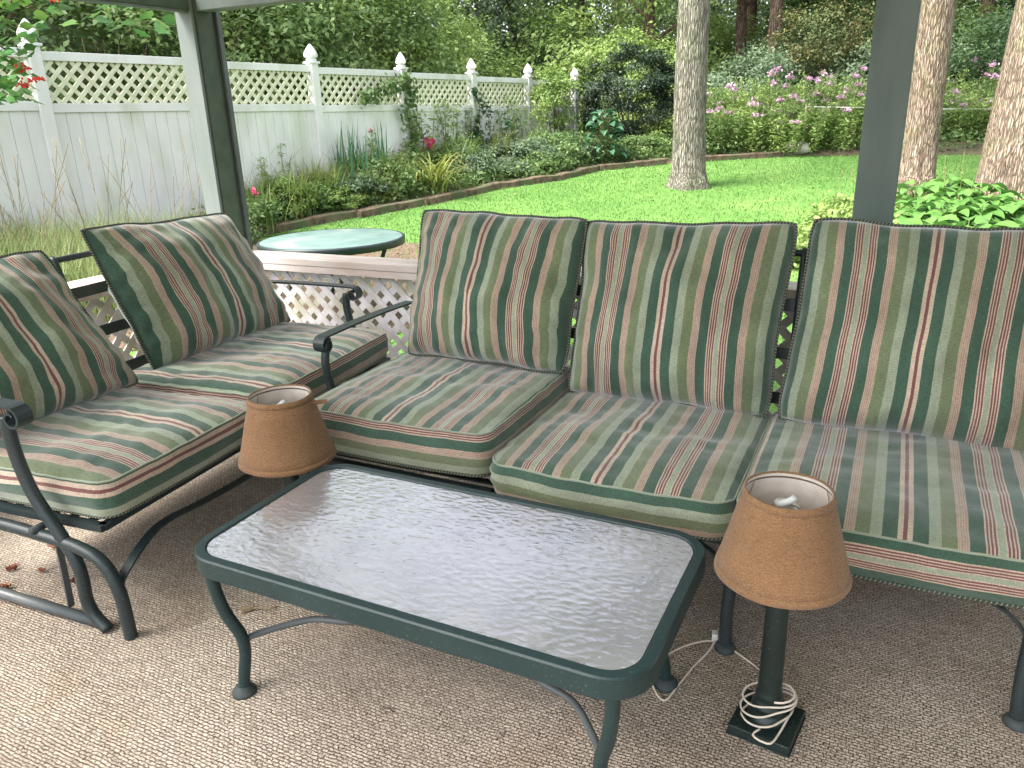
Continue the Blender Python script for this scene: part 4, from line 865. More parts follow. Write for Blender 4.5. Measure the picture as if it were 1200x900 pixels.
make_tree('maple_tree', 'rusty-tinged small maple behind the pink phlox', 'tree', gpx(945, 20.5), 2.2, .07, .04, M['bark_dark'], M['leaf_rust'], 6500, (1.3, 1.0, .75), 2.3, .07, 41, nclump=46, spread=.2, limbs=5, limb_from=.3, limb_len=.7)
# understorey shrubs
UG = 'shrubs under the trees of the wood'
u_a = make_bush('understorey_shrub', 'leafy shrub under the trees left of the lone oak', 'shrub', gpx(770, 19.5), M['leaf_lime'], 9000, (1.4, 1.4, 1.1), .09, 51, UG, 50, .22)
u_b = make_bush('understorey_shrub', 'dark shrub under the trees behind the phlox', 'shrub', gpx(860, 19.5), M['leaf_grey'], 9000, (1.3, 1.3, 1.05), .08, 52, UG, 50, .2)
u_c = make_bush('understorey_shrub', 'dark green shrub between the two tan oaks behind the white line', 'shrub', gpx(1125, 18.5), M['leaf_dark'], 9000, (1.5, 1.5, 1.3), .08, 53, UG, 50, .22)
us = [(u_a, 720, 21, 1.2, 'shrub above the dark round bush'), (u_b, 910, 23, 1.3, 'grey-green shrub behind the rusty maple, left'), (u_c, 985, 22, 1.2, 'dark shrub behind the rusty maple, right'), (u_b, 1030, 20, 1.2, 'grey-green shrub behind the wide post'), (u_a, 1090, 23, 1.4, 'shrub behind the left tan oak'), (u_b, 1160, 21, 1.3, 'grey-green shrub left of the right oak trunk'),
      (u_a, 1230, 19, 1.3, 'shrub beyond the right photo edge'), (u_a, 830, 25, 1.5, 'large shrub deep behind the lone oak'), (u_c, 880, 29, 1.9, 'large dark shrub deep in the wood above the phlox'), (u_c, 1000, 30, 2.0, 'large dark shrub deep in the wood near the thin trunks'), (u_a, 940, 33, 2.0, 'large shrub at the back of the wood'), (u_c, 1120, 31, 2.2, 'large dark shrub deep between the tan oaks'),
      (u_a, 760, 30, 2.0, 'large shrub deep behind the oak, left'), (u_a, 660, 23, 1.6, 'shrub rising above the last fence post'), (u_c, 1210, 29, 2.2, 'large dark shrub deep in the wood at right')]
for i, (s, px, Y, k, lab) in enumerate(us): put(s, gpx(px, Y), i*1.7, k, lab, UG)
# far wood, one mass
n = 110000; X = rng.uniform(-48, 56, n); Yq = rng.uniform(42, 60, n); Z = rng.uniform(0, 1, n)**.9*15
cl = np.sin(X*.9+Yq*.3)+np.sin(X*.37+1.3)+np.sin(Z*1.1+X*.5); k = cl > -1.6; X, Yq, Z = X[k], Yq[k], Z[k]
P = np.stack([X*YA[0]+Yq*YB[0], X*YA[1]+Yq*YB[1], Z+.3], 1)
o = obj('distant_wood', leaf_mesh('distant_wood', P, .42*(.6+.8*rng.random(len(P))), M['leaf_wood'])); tag(o, 'dense mass of far woodland filling the background', 'wood', kind='stuff')
n = 40000; X = rng.uniform(-40, -6, n); Yq = rng.uniform(14, 30, n)-X*.25; Z = rng.uniform(0, 1, n)*9; P = np.stack([X*YA[0]+Yq*YB[0], X*YA[1]+Yq*YB[1], Z+.2], 1)
o = obj('side_wood', leaf_mesh('side_wood', P, .3*(.6+.8*rng.random(len(P))), M['leaf_wood'])); tag(o, 'woodland mass beyond the fence at the left', 'wood', kind='stuff')

# ------------------------------------------------------------------ bed planting
def blade_plant(name, label, loc, mat, nb, length, width, seed, arch=1.0, up=.8, cat='plant', group=None, spread=.08, flower=None, cup=True):
    e = empty(name, loc, 0, label, cat, group); rg = random.Random(seed); mb = MB()
    for i in range(nb):
        a = rg.random()*6.283; l = length*(.6+.5*rg.random()); tilt = (1-up)*(.3+1.4*rg.random()); b0 = Vector((rg.gauss(0, spread), rg.gauss(0, spread), 0)); d = Vector((math.cos(a), math.sin(a), 0)); lat = Vector((-d.y, d.x, 0)); m = 7; vs = []; ang = math.pi/2-tilt; p = b0.copy()
        for j in range(m+1):
            f = j/m; w = width*(1-f**2.2)*(.6+.4*min(1, f*4)); vs += [p-lat*w/2+Vector((0, 0, .15*w)), p+lat*w/2+Vector((0, 0, .15*w)), p]; p = p+(d*math.cos(ang)+Vector((0, 0, 1))*math.sin(ang))*l/m; ang -= arch*(.12+.25*f)*1.1
        fs = []
        for j in range(m): fs += [[3*j, 3*j+2, 3*j+5, 3*j+3], [3*j+2, 3*j+1, 3*j+4, 3*j+5]]
        mb.add(vs, fs)
    mb.build('foliage', mat, e, recalc=False); return e
# spiky plants
def spike(name, label, loc, h, mat, seed, n=90, sz=.09, r=.1, group=None, ns=1, top=None):
    e = empty(name, loc, 0, label, 'plant', group); rg = random.Random(seed); mb = MB(); P = []
    for s in range(ns):
        bx, by = rg.gauss(0, .10*(ns > 1)), rg.gauss(0, .10*(ns > 1)); tx, ty = bx+rg.gauss(0, .08), by+rg.gauss(0, .08); hh = h*(.75+.3*rg.random()); mb.tube([(bx, by, 0), ((bx+tx)/2, (by+ty)/2, hh*.5), (tx, ty, hh)], [.006, .005, .003], 5)
        for i in range(n): f = rg.random(); a = rg.random()*6.28; q = r*(1-f*.6)*rg.random()**.5; P.append((bx+(tx-bx)*f+q*math.cos(a), by+(ty-by)*f+q*math.sin(a), hh*(.12+.88*f)))
    mb.build('stem', M['stem'], e); P = np.array(P); obj('foliage', leaf_mesh('foliage', P, sz*(.6+.7*rng.random(len(P))), mat, aspect=.32), e); return e
blade_plant('daylily', 'arching yellow-green daylily clump at the bed edge above the sofa', gpx(514, 11.95, -.02), M['leaf_yellow'], 90, 1.0, .03, 61, 1.25, .62)
blade_plant('daylily', 'greener daylily clump just left of the arching yellow-green one', gpx(486, 12.1, -.02), M['leaf_lime'], 60, .95, .026, 62, 1.1, .65)
blade_plant('iris', 'upright sword-leaved iris clump in front of the white fence', gpx(424, 11.3), M['leaf_blue'], 34, 1.15, .035, 63, .12, .93, spread=.12)
blade_plant('iris', 'two tall upright sword leaves right of the iris clump', gpx(455, 11.7), M['leaf_blue'], 9, 1.15, .035, 64, .08, .96, spread=.05)
BG = 'leafy perennials in the bed along the fence'
p_a = p_b = p_c = None
p_a = make_bush('bed_perennial', 'leafy perennial right of the corner post', 'plant', gpx(330, 10.6), M['leaf_mid'], 4500, (.5, .5, .3), .055, 71, BG, 30, .09)
p_b = make_bush('bed_perennial', 'grey-green perennial at the bed edge below the fourth fence panel', 'plant', gpx(590, 14.4), M['leaf_grey'], 4500, (.5, .45, .3), .05, 72, BG, 30, .08)
p_c = make_bush('bed_perennial', 'lime green perennial below the pink flower', 'plant', gpx(500, 13.2), M['leaf_lime'], 4500, (.45, .45, .38), .05, 73, BG, 30, .09)
pb = [(p_a, 300, 10.2, .9, 'low green plant against the corner post'), (p_a, 365, 10.9, 1.0, 'green plant in front of the second fence post'), (p_c, 345, 10.3, .7, 'low lime plant above the round table'), (p_a, 395, 11.3, 1.1, 'green plant left of the iris clump'), (p_b, 420, 11.2, .9, 'grey-green plant at the foot of the iris'), (p_a, 445, 11.6, 1.1, 'green plant right of the iris clump'), (p_c, 400, 10.8, .7, 'lime plant beside the edging left of the iris'),
      (p_a, 470, 12.5, 1.2, 'bushy green plant at the foot of the vine post'), (p_b, 560, 13.2, .9, 'silvery plant right of the daylily'), (p_b, 600, 13.6, .8, 'silvery plant at the edging left of the shrub'), (p_b, 625, 14.3, 1.1, 'grey-green plant below the fifth fence post'), (p_a, 650, 14.6, 1.1, 'green plant under the small leafy shrub'), (p_b, 675, 15.0, 1.1, 'grey-green plant left of the large-leaved plant'), (p_c, 535, 13.6, 1.0, 'lime plant behind the daylily'),
      (p_a, 700, 15.2, .8, 'low green plant at the foot of the large-leaved plant'), (p_a, 750, 16.0, 1.1, 'green plant right of the dark round shrub'), (p_c, 775, 16.4, 1.0, 'pale plant between round shrub and lone oak'), (p_a, 280, 9.4, .9, 'green plant hidden behind the corner post'), (p_b, 575, 14.6, 1.3, 'tall grey-green plant against the fourth fence panel'), (p_a, 640, 13.9, .8, 'low plant at the edging below the shrub'), (p_c, 380, 11.8, .9, 'lime plant at the fence behind the round table')]
for q in (p_a, p_b, p_c): q.scale = (1, 1, .75)
g_a = blade_plant('tufted_plant', 'wispy grass tuft beside the corner post', gpx(312, 9.7), M['leaf_lime'], 80, .75, .012, 201, .7, .8, 'plant', 'wispy tufts in the fence bed', .1)
g_b = blade_plant('tufted_plant', 'pale straw-green grass tuft in front of the second fence post', gpx(378, 11.0), M['leaf_yellow'], 60, .8, .011, 202, .5, .86, 'plant', 'wispy tufts in the fence bed', .1)
f_a = spike('tall_perennial', 'loose tall leafy stems against the fence left of the iris', gpx(398, 11.7), .95, M['leaf_mid'], 203, 60, .08, .14, 'tall leafy stems in the fence bed', 7)
f_b = spike('tall_perennial', 'pale tall leafy stems left of the vine-covered post', gpx(446, 12.2), .9, M['leaf_lime'], 204, 60, .075, .13, 'tall leafy stems in the fence bed', 7)
for i, (s, px, Y, k, lab) in enumerate([(g_a, 340, 10.4, .9, 'wispy grass tuft above the round table, left'), (g_b, 358, 10.3, .7, 'short straw-green tuft above the round table'), (g_a, 392, 10.9, .8, 'wispy grass tuft left of the iris'), (g_a, 436, 11.7, .95, 'wispy grass tuft right of the iris'), (g_b, 462, 12.1, .8, 'straw-green tuft at the foot of the vine post'), (g_a, 545, 13.2, .9, 'wispy grass tuft right of the arching daylily'), (g_b, 588, 14.2, .8, 'straw-green tuft under the fourth fence panel'), (g_a, 618, 14.6, .8, 'wispy grass tuft under the fifth fence post'), (g_b, 760, 16.3, .8, 'straw-green tuft right of the dark round shrub'), (g_a, 322, 10.9, 1.0, 'wispy grass tuft against the fence near the corner post'), (g_b, 300, 9.9, .8, 'straw-green tuft touching the corner post')]): put(s, gpx(px, Y), i*1.1, k*1.35, lab, 'wispy tufts in the fence bed')
for i, (s, px, Y, k, lab) in enumerate([(f_b, 345, 11.0, .8, 'pale tall stems at the fence above the round table'), (f_a, 408, 12.0, 1.0, 'leafy stems behind the iris'), (f_b, 490, 12.9, 1.1, 'pale tall stems under the pink flower'), (f_b, 530, 13.6, 1.1, 'pale tall stems behind the daylily'), (f_a, 548, 14.2, .9, 'leafy stems at the thin vine'), (f_a, 598, 14.8, 1.0, 'leafy stems under the fifth fence panel'), (f_b, 632, 15.2, .9, 'pale stems beside the small shrub'), (f_a, 372, 11.6, .9, 'leafy stems at the second fence post'), (f_b, 318, 10.5, .7, 'pale stems near the corner post'), (f_a, 668, 15.6, .8, 'leafy stems below the end post of the fence')]): put(s, gpx(px, Y), i*.8, k*1.25, lab, 'tall leafy stems in the fence bed')
for i, (s, px, Y, k, lab) in enumerate(pb): put(s, gpx(px, Y, -.02), i*.9, (k, k, k*(.6+.2*(i % 3))), lab, BG)
make_bush('boxwood', 'large dark rounded shrub beyond the end of the fence', 'shrub', gpx(733, 16.9), M['leaf_box'], 26000, (1.0, .9, .95), .055, 81, nclump=120, spread=.1, zc=1.05, hollow=.7)
sh = make_bush('leafy_shrub', 'small light green shrub in front of the last fence panel', 'shrub', gpx(652, 15.6), M['leaf_lime'], 3200, (.42, .4, .5), .065, 82, nclump=26, spread=.1, zc=1.05, stems=9)
spike('foxglove', 'tall dark leafy spike in front of the fence between the two far posts', gpx(581, 14.4), 1.0, M['leaf_dark'], 91, 130, .09, .12)
spike('foxglove', 'second leafy spike, grey-green, left of the fifth fence post', gpx(606, 14.6), .8, M['leaf_blue'], 92, 120, .1, .14)
spike('foxglove', 'short leafy spikes right of the vine on the fourth post', gpx(566, 14.2), .7, M['leaf_blue'], 93, 120, .1, .15, ns=3)
# big-leaved plant
def broad_plant(name, label, loc, mat, rows, size, seed, height=.9, cat='plant', group=None, spread=.3):
    e = empty(name, loc, 0, label, cat, group); rg = random.Random(seed); st = MB(); lf = MB()
    for i in range(rows):
        f = (i+.5)/rows; a = i*2.4+rg.random()*.5; rr = spread*(1-.75*f**1.5)*(.55+.5*rg.random()); z = height*f+.05; c = Vector((rr*math.cos(a), rr*math.sin(a), z)); st.tube(smooth_path([(0, 0, z*.6), (c.x*.5, c.y*.5, z+.02), c], 3), .005, 5)
        broad_leaf(lf, c, a, size*(.8+.4*rg.random()), .25+.5*rg.random(), rg)
    st.build('stem', M['stem'], e); lf.build('foliage', mat, e, recalc=False); return e
def broad_leaf(mb, c, a, s, droop, rg, wd=.72):
    "heart-shaped leaf starting at c, pointing outward along a, with raised mid-fold"
    d = Vector((math.cos(a), math.sin(a), 0)); lat = Vector((-d.y, d.x, 0)); m = 6; vs = []; p = Vector(c); ang = .35; roll = rg.uniform(-.35, .35)
    prof = [.35, .85, 1.0, .92, .7, .38, .02]
    for j in range(m+1):
        w = s*wd*prof[j]*.5; up = Vector((0, 0, 1)); fold = w*.35
        vs += [p-lat*w+up*(fold+roll*w), p-lat*w*.5+up*(fold*.45+roll*w*.5), p, p+lat*w*.5+up*(fold*.45-roll*w*.5), p+lat*w+up*(fold-roll*w)]
        p = p+(d*math.cos(ang)+up*math.sin(ang))*s/m; ang -= droop*.42
    fs = []
    for j in range(m):
        for k in range(4): fs.append([5*j+k, 5*j+k+1, 5*j+k+6, 5*j+k+5])
    mb.add(vs, fs)
broad_plant('broadleaf_plant', 'blue-green plant with big rounded leaves in front of the dark round shrub', gpx(706, 14.95), M['leaf_blue'], 64, .2, 101, .85, spread=.36)
# vines
def vine(k, zt, zb, n, label, seed, side=0, spreadx=.1, mat='leaf_mid', sz=.085):
    base = yard(*(F0+k*FD), 0); g = ground_h(*(F0+k*FD)); e = empty('climbing_vine', base+Vector((0, 0, g))+fn*.1, 0, label, 'vine'); rg = random.Random(seed); pts = []; P = []
    for i in range(24): f = i/23; pts.append(fdir*(.05*math.sin(f*19+seed))+Vector((0, 0, (zb+(zt-zb)*f)-g))+fn*.02*math.cos(f*17))
    mb = MB(); mb.tube(pts, .007, 5); mb.build('stem', M['stem'], e)
    for i in range(n):
        f = rg.random(); q = pts[int(f*23)]; P.append(q+fdir*rg.gauss(0, spreadx)+fn*abs(rg.gauss(0, .05))+Vector((0, 0, rg.gauss(0, .04))))
    if side:
        for i in range(n//2): x = rg.random(); P.append(fdir*(side*x*1.1)+fn*(.03+.05*rg.random())+Vector((0, 0, 2.0-g-.25*x*x+rg.gauss(0, .07))))
    obj('foliage', leaf_mesh('foliage', np.array([tuple(p) for p in P]), sz*(.6+.7*rng.random(len(P))), M[mat], up=.1, outdir=np.tile(np.array(fn), (len(P), 1)), aspect=.7), e)
vine(3, 2.2, .5, 420, 'leafy vine climbing the fence post and hanging over the lattice to its left', 5, -1)
vine(4, 2.0, .5, 170, 'thin dark vine climbing the fourth fence post', 6, 0, .05, 'leaf_dark')
# flowers
def bloom(loc, size, label, mat, n=14):
    e = empty('garden_flower', loc, 0, label, 'flower'); mb = MB(); mb.tube([(0, 0, -.45), (.01, 0, -.2), (0, 0, 0)], .005, 5); mb.build('stem', M['stem'], e); P = rng.normal(size=(n*3, 3))*size*.28; obj('petals', leaf_mesh('petals', P, size*.7*(.7+.5*rng.random(n*3)), M[mat], aspect=.9), e)
bloom(at_dist(503, 168, 13.0), .15, 'single bright pink flower right of the vine post', 'petal_rose')
bloom(at_dist(432, 152, 12.2), .07, 'faded rosy flower head above the iris leaves', 'petal_rose')
bloom(at_dist(298, 225, 9.5), .06, 'small dull red flower spike beside the corner post', 'petal_rose', 10)
# phlox bed
PH = 'pink phlox in the far bed'
def phlox(seed, mat, heads, h=1.15):
    e = empty('phlox', (0, 0, 0), 0, 'phlox', 'plant', PH); rg = random.Random(seed); st = MB(); P = []; hd = []
    for i in range(26):
        bx, by = rg.gauss(0, .22), rg.gauss(0, .2); hh = h*(.6+.45*rg.random()); tx, ty = bx*1.3, by*1.3; st.tube([(bx, by, 0), (tx, ty, hh)], [.006, .003], 4)
        for j in range(95): f = rg.random(); q = .13*rg.random()**.6; a = rg.random()*6.28; P.append((bx+(tx-bx)*f+q*math.cos(a), by+(ty-by)*f+q*math.sin(a), hh*f))
        if i < heads: hd.append((tx, ty, hh+.03))
    st.build('stem', M['stem'], e); P = np.array(P); obj('foliage', leaf_mesh('foliage', P, .085*(.6+.8*rng.random(len(P))), mat, aspect=.34), e)
    for q in hd:
        PP = np.array(q)[None]+rng.normal(size=(34, 3))*np.array([.045, .045, .025]); obj('flower_head', leaf_mesh('flower_head', PP, .05*(.7+.6*rng.random(34)), M['petal_pink'], aspect=.9), e)
    return e
ph = [phlox(1, M['leaf_mid'], 3), phlox(2, M['leaf_lime'], 1), phlox(3, M['leaf_lime'], 3)]
k_ = 0; used = set()
for row, (Yo, pxs, zs) in enumerate([(16.2, range(832, 1030, 16), .8), (17.0, range(822, 1025, 17), 1.0), (17.9, range(838, 1180, 22), 1.15), (16.3, range(1096, 1160, 18), .75), (17.1, range(1100, 1200, 20), .9)]):
    for j, px in enumerate(pxs):
        s = ph[(j*2+row) % 3]; where = ['front', 'middle', 'back', 'front', 'middle'][row]
        side = 'between the two tan oaks' if px > 1085 else ('right of the lone oak' if px < 880 else ('below the rusty maple' if px < 985 else 'near the wide porch post'))
        if id(s) not in used: used.add(id(s)); o = s
        else: o = copy_tree(s)
        o.location = gpx(px+random.uniform(-4, 4), Yo+random.uniform(-.25, .25), -.03); o.rotation_euler = (0, 0, random.random()*6); zz = zs*random.uniform(.85, 1.12); o.scale = (1, 1, zz)
        o['label'] = 'pink-flowered phlox in the %s of the far bed, %s' % ({'front': 'front row', 'middle': 'middle row', 'back': 'back row'}[where], side)
blade_plant('dead_stalk', 'dried yellow-brown stalk standing in the phlox bed', gpx(975, 15.9), M['leaf_rust'], 14, .7, .06, 66, .5, .85)
mb = MB(); bm = bmesh.new(); bmesh.ops.create_icosphere(bm, subdivisions=3, radius=.17)
for v in bm.verts: v.co = Vector((v.co.x*1.5, v.co.y, v.co.z*.75))*(1+.25*noise.noise(v.co*7))
me = bpy.data.meshes.new('garden_rock'); bm.to_mesh(me); bm.free(); me.materials.append(M['stone']); o = obj('garden_rock', me, None, gpx(924, 15.75, .06)); tag(o, 'pale pinkish rock at the far lawn edge below the phlox', 'rock')
a = at_dist(945, 125, 15.9); b = at_dist(1215, 128, 15.9); e = empty('boundary_line', a, 0, 'taut white line strung across the far bed behind the tan oaks', 'line'); mb = MB(); mb.tube([(0, 0, 0), tuple((b-a)*.5+Vector((0, 0, -.02))), tuple(b-a)], .008, 6); mb.build('line', M['white_plastic'], e)
mb = MB()
for q in (Vector((0, 0, 0)), b-a): mb.tube([tuple(q+Vector((0, 0, .05))), tuple(q-Vector((0, 0, a.z-.45)))], .016, 6)
mb.build('stake', M['dry_stem'], e)
# ground cover in the beds
def cover(name, label, n, region, sz, mat, hmax=.2):
    P = []; rg = random.Random(hash(name) % 999)
    while len(P) < n:
        X, Y = region(rg); 
        if Y < ytop(X)+.12: continue
        P.append(tuple(gp(X, Y, rg.random()**1.5*hmax)))
    P = np.array(P); o = obj(name, leaf_mesh(name, P, sz*(.6+.8*rng.random(n)), mat, aspect=.45)); tag(o, label, 'ground cover', kind='stuff')
def reg_fence(rg): t = rg.uniform(-3, 6.3); o = rg.uniform(-3.2, .1)*1.0; q = F0+t*FD+fperp*o; return q[0], q[1]
cover('bed_ground_cover', 'mixed low green growth covering the bed along the fence', 26000, reg_fence, .075, M['leaf_mid'])
def reg_back(rg): return rg.uniform(1.6, 14), rg.uniform(14.6, 22)
cover('far_bed_cover', 'low green growth at the foot of the phlox bed', 26000, reg_back, .09, M['leaf_mid'], .28)
def reg_wood(rg): return rg.uniform(-20, 26), rg.uniform(20, 44)
cover('wood_floor_cover', 'green undergrowth on the woodland floor', 22000, reg_wood, .22, M['leaf_wood'], .5)
# tall grass left, in front of the fence
def grass_mass(name, label, n, fnp, h, w, mat, seed, arch=.5, kind='stuff'):
    rg = np.random.default_rng(seed); base = np.array([tuple(fnp(rg)) for _ in range(n)]); a = rg.random(n)*6.283; l = h*(.3+.9*rg.random(n)**1.3); d = np.stack([np.cos(a), np.sin(a), np.zeros(n)], 1); lat = np.stack([-np.sin(a), np.cos(a), np.zeros(n)], 1)*w/2
    f1 = base+d*(l*.12)[:, None]+np.array([0, 0, 1])*(l*.5)[:, None]; f2 = base+d*(l*arch)[:, None]+np.array([0, 0, 1])*(l*.92)[:, None]
    V = np.stack([base-lat, base+lat, f1+lat*.8, f2, f1-lat*.8], 1).reshape(-1, 3); me = bpy.data.meshes.new(name); me.vertices.add(5*n); me.vertices.foreach_set('co', V.reshape(-1)); me.loops.add(7*n)
    li = (np.arange(n)[:, None]*5+np.array([0, 1, 2, 4, 4, 2, 3])[None]).astype(np.int32).reshape(-1); me.loops.foreach_set('vertex_index', li); me.polygons.add(2*n)
    ls = (np.arange(n)[:, None]*7+np.array([0, 4])[None]).astype(np.int32).reshape(-1); me.polygons.foreach_set('loop_start', ls); me.polygons.foreach_set('loop_total', np.tile(np.array([4, 3], dtype=np.int32), n)); me.materials.append(mat); me.update(); me.validate()
    o = obj(name, me); tag(o, label, 'grass', kind=kind); return o
def gr_left(rg):
    px = rg.uniform(-60, 262); Y = rg.uniform(6.1, 7.9); return gpx(px, Y)
grass_mass('tall_grass', 'tall green grass growing below the white fence at the left', 12000, gr_left, .7, .011, M['leaf_tall'], 5, .45)
def gr_bed(rg):
    px = rg.uniform(290, 470); Y = rg.uniform(10.2, 11.4)+ (px-290)*.006; return gpx(px, Y)
grass_mass('bed_grass', 'grassy tufts in the bed right of the corner post', 3200, gr_bed, .6, .011, M['leaf_yellow'], 6, .5)
def lawn_pt(rg):
    while True:
        X = rg.uniform(-5, 11); Y = rg.uniform(5.0, 15.7)
        if Y < ytop(X)-.03: return yard(X, Y, slope(Y))
grass_mass('lawn_grass', 'short bright green mown grass of the lawn', 90000, lawn_pt, .045, .011, M['blade'], 7, .5)
# dry stalks at left
for i in range(34):
    px = random.uniform(0, 245); loc = gpx(px, random.uniform(6.4, 7.6)); e = empty('dry_stalk', loc, random.random()*6, 'thin brown seed stalk standing before the white fence', 'plant', 'dry stalks in front of the fence'); mb = MB(); h = random.uniform(.85, 1.45); x = random.uniform(.05, .5); pts = smooth_path([(0, 0, 0), (x*.3, 0, h*.5), (x, .02, h)], 4); mb.tube(pts, .0028, 4)
    for j in range(2): q = Vector(pts[5+j]); mb.tube([q, q+Vector((.06, .03-.06*j, .09))], .0018, 4)
    mb.build('stalk', M['dry_stem'], e)
# hostas on the right
HG = 'hostas below the tan oaks'
def hosta(seed):
    e = empty('hosta', (0, 0, 0), 0, 'hosta', 'plant', HG); rg = random.Random(seed); lf = MB(); st = MB()
    for i in range(34):
        a = i*2.4; ring = i/34; r0 = .06+.30*ring; z = .34-.22*ring+rg.uniform(-.03, .03); c = Vector((r0*math.cos(a), r0*math.sin(a), z)); st.tube(smooth_path([(0, 0, 0), (c.x*.5, c.y*.5, z*.8), c], 3), .004, 4); broad_leaf(lf, c, a, .21*(.8+.4*rg.random()), .35+.45*rg.random(), rg, .62)
    st.build('stem', M['stem'], e); lf.build('foliage', M['leaf_hosta'], e, recalc=False); return e
hs = [hosta(1), hosta(2), hosta(3)]; used = set()
hp_ = [(1065, 9.4, 'against the foot of the left tan oak'), (1100, 9.7, 'between the two tan oaks, back row'), (1130, 9.4, 'just left of the thick right oak'), (1080, 8.7, 'second row beside the wide porch post'), (1112, 8.8, 'middle row below the gap between the oaks'), (1148, 8.7, 'at the left foot of the thick right oak'), (1185, 8.6, 'at the foot of the thick right oak, right photo edge'), (1068, 8.0, 'low right beside the wide porch post'), (1100, 8.0, 'front row third from the right'), (1135, 8.0, 'front row second from the right'), (1172, 7.9, 'front row at the right photo edge'),
       (1090, 7.3, 'nearest the sofa, left'), (1130, 7.2, 'nearest the sofa, middle'), (1170, 7.1, 'nearest the sofa, right'), (1210, 7.9, 'just beyond the right photo edge'), (1055, 7.2, 'hidden behind the wide post and the back cushion'), (1210, 7.0, 'beyond the right photo edge, nearest the sofa')]
for i, (px, Y, lab) in enumerate(hp_):
    s = hs[i % 3]
    if id(s) not in used: used.add(id(s)); o = s
    else: o = copy_tree(s)
    o.location = gpx(px, Y, -.01); o.rotation_euler = (0, 0, i*1.1); k = random.uniform(1.0, 1.25); o.scale = (k, k, k); o['label'] = 'broad-leaved green hosta '+lab
# low lime ground plants left of the wide post
q_a = make_bush('low_shrub', 'low lime green leafy plant left of the wide porch post', 'plant', gpx(985, 8.6), M['leaf_lime'], 2600, (.42, .42, .16), .06, 111, 'low leafy plants left of the wide post', 24, .08, aspect=.6)
for i, (px, Y, k, lab) in enumerate([(955, 8.0, .8, 'low lime plant between the middle and right back cushions'), (1000, 9.3, 1.0, 'low leafy plant touching the wide post, upper'), (1010, 8.2, 1.1, 'low leafy plant touching the wide post, lower'), (940, 7.4, .8, 'low lime plant just above the middle back cushion'), (975, 7.4, 1.0, 'low lime plant in the gap between back cushions')]): put(q_a, gpx(px, Y), i*1.9, k, lab, 'low leafy plants left of the wide post')
for i, (px, Y, lab) in enumerate([(965, 8.8, 'thin grassy stalk left of the wide post'), (1000, 9.2, 'thin grassy stalk beside the wide post'), (1098, 9.3, 'thin hosta flower stalk left of the gap between the oaks'), (1115, 9.4, 'thin hosta flower stalk right of the gap between the oaks')]):
    spike('flower_stalk', lab, gpx(px, Y), .75, M['leaf_yellow'], 120+i, 26, .035, .02)
# viburnum at the top left
e = empty('viburnum', gpx(-60, 6.6), 0, 'viburnum with red berry clusters hanging in at the top left corner', 'shrub')
vb = Vector(e.location); lf = MB(); st = MB(); rg = random.Random(8)
def vleaf(mb, c, a, s, rg):
    d = Vector((math.cos(a), math.sin(a), -.35-.4*rg.random())).normalized(); lat = Vector((-math.sin(a), math.cos(a), rg.uniform(-.3, .3))).normalized(); nn = d.cross(lat)
    out = [(0, 0), (.25, .32), (.42, .30), (.55, .50), (.68, .26), (1, 0), (.68, -.26), (.55, -.50), (.42, -.30), (.25, -.32)]
    vs = [c+d*x*s+lat*y*s+nn*(-.12*s*abs(y)) for x, y in out]; vs.append(c+d*.5*s); fs = [[10, k, (k+1) % 10] for k in range(10)]; mb.add(vs, fs)
for i in range(330):
    px = rg.uniform(-70, 48)-12*rg.random(); py = rg.uniform(-60, 118); 
    if px > 30 and py > 40 and rg.random() < .6: continue
    c = at_dist(px, py, rg.uniform(6.0, 6.7))-vb; vleaf(lf, c, rg.random()*6.28, rg.uniform(.08, .13), rg)
for i in range(110):
    px = rg.uniform(48, 220); py = rg.uniform(-60, 34)-abs(px-130)*.05*rg.random(); c = at_dist(px, py, rg.uniform(6.3, 7.0))-vb; vleaf(lf, c, rg.random()*6.28, rg.uniform(.10, .16), rg)
for tgt in ((10, 60), (35, 80), (60, 20), (110, 5), (160, -5), (205, -10), (15, 110), (-20, 20)):
    t = at_dist(*tgt, 6.4)-vb; st.tube(smooth_path([(0, 0, 0), (t.x*.25, t.y*.25, t.z*.8), (t.x*.7, t.y*.7, t.z+.1), t], 4), [.02-.0012*k for k in range(13)], 6)
st.build('stem', M['bark_dark'], e); lf.build('foliage', leaf_mat('viburnum_leaf', [(0, (.06, .16, .05)), (.5, (.1, .24, .07)), (1, (.24, .36, .09))], .35), e, recalc=False)
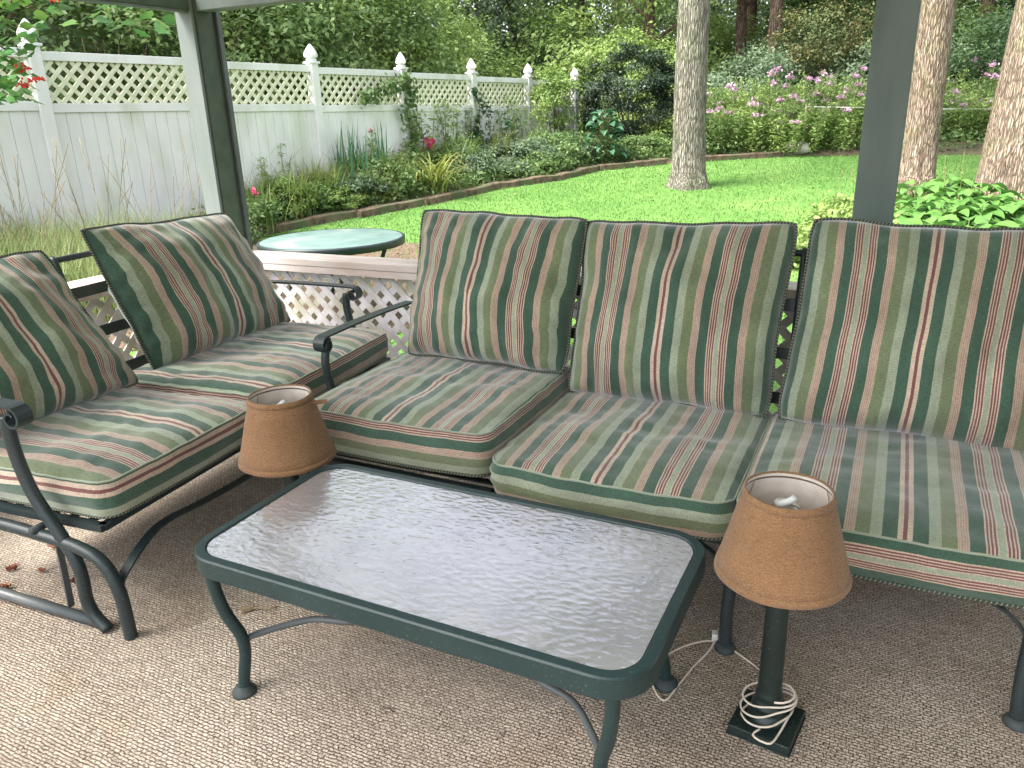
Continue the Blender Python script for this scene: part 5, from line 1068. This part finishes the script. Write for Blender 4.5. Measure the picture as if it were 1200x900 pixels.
for (px, py, k) in ((24, 80, 1), (41, 93, 1.1), (26, 100, .8), (62, -2, .7), (182, 2, 1.0)):
    c = at_dist(px, py, 6.15)-vb; mb = MB(); bm = bmesh.new()
    for j in range(26):
        q = c+Vector((rg.gauss(0, .03*k), rg.gauss(0, .03*k), rg.gauss(0, .016*k))); bmesh.ops.create_icosphere(bm, subdivisions=1, radius=.0085*k, matrix=Matrix.Translation(q))
    me = bpy.data.meshes.new('berry_cluster'); bm.to_mesh(me); bm.free(); me.materials.append(M['berry']); obj('berry_cluster', me, e)

# ------------------------------------------------------------------ camera, light, world
cam = bpy.data.cameras.new('camera'); co = bpy.data.objects.new('camera', cam); COL.objects.link(co)
co.matrix_world = Matrix((( CX.x, CY.x, CZ.x, 0), (CX.y, CY.y, CZ.y, 0), (CX.z, CY.z, CZ.z, H), (0, 0, 0, 1)))
cam.sensor_width = 36; cam.lens = 36*FPX/1200; cam.clip_end = 500; cam.clip_start = .05; sc.camera = co
w = bpy.data.worlds.new('World'); sc.world = w; w.use_nodes = True; nt = w.node_tree; bg = nt.nodes['Background']
sky = nt.nodes.new('ShaderNodeTexSky'); sky.sky_type = 'NISHITA'; sky.sun_disc = False
SUN_EL, SUN_AZ = R(54), R(222)      # direction the light comes from, measured in the porch frame from +Y clockwise
sky.sun_elevation = SUN_EL; sky.sun_rotation = SUN_AZ; sky.air_density = 1.0; sky.dust_density = 4.0; sky.ozone_density = 1.0
hs_ = nt.nodes.new('ShaderNodeHueSaturation'); hs_.inputs['Saturation'].default_value = .35; nt.links.new(sky.outputs[0], hs_.inputs['Color']); nt.links.new(hs_.outputs[0], bg.inputs[0]); bg.inputs[1].default_value = .15
sl = bpy.data.lights.new('sun', 'SUN'); sl.energy = 1.9; sl.angle = R(26); sl.color = (1, .95, .87); so = bpy.data.objects.new('sun', sl); COL.objects.link(so)
dv = Vector((math.sin(SUN_AZ)*math.cos(SUN_EL), math.cos(SUN_AZ)*math.cos(SUN_EL), math.sin(SUN_EL))); so.rotation_euler = dv.to_track_quat('Z', 'Y').to_euler()
vs_ = sc.view_settings; vs_.view_transform = 'Standard'; vs_.look = 'None'; vs_.gamma = 1; vs_.exposure = 2.0
sc.cycles.max_bounces = 5; sc.cycles.diffuse_bounces = 3; sc.cycles.transmission_bounces = 4; sc.cycles.transparent_max_bounces = 6; sc.cycles.caustics_reflective = False; sc.cycles.caustics_refractive = False
sc.render.resolution_x = 1024; sc.render.resolution_y = 768
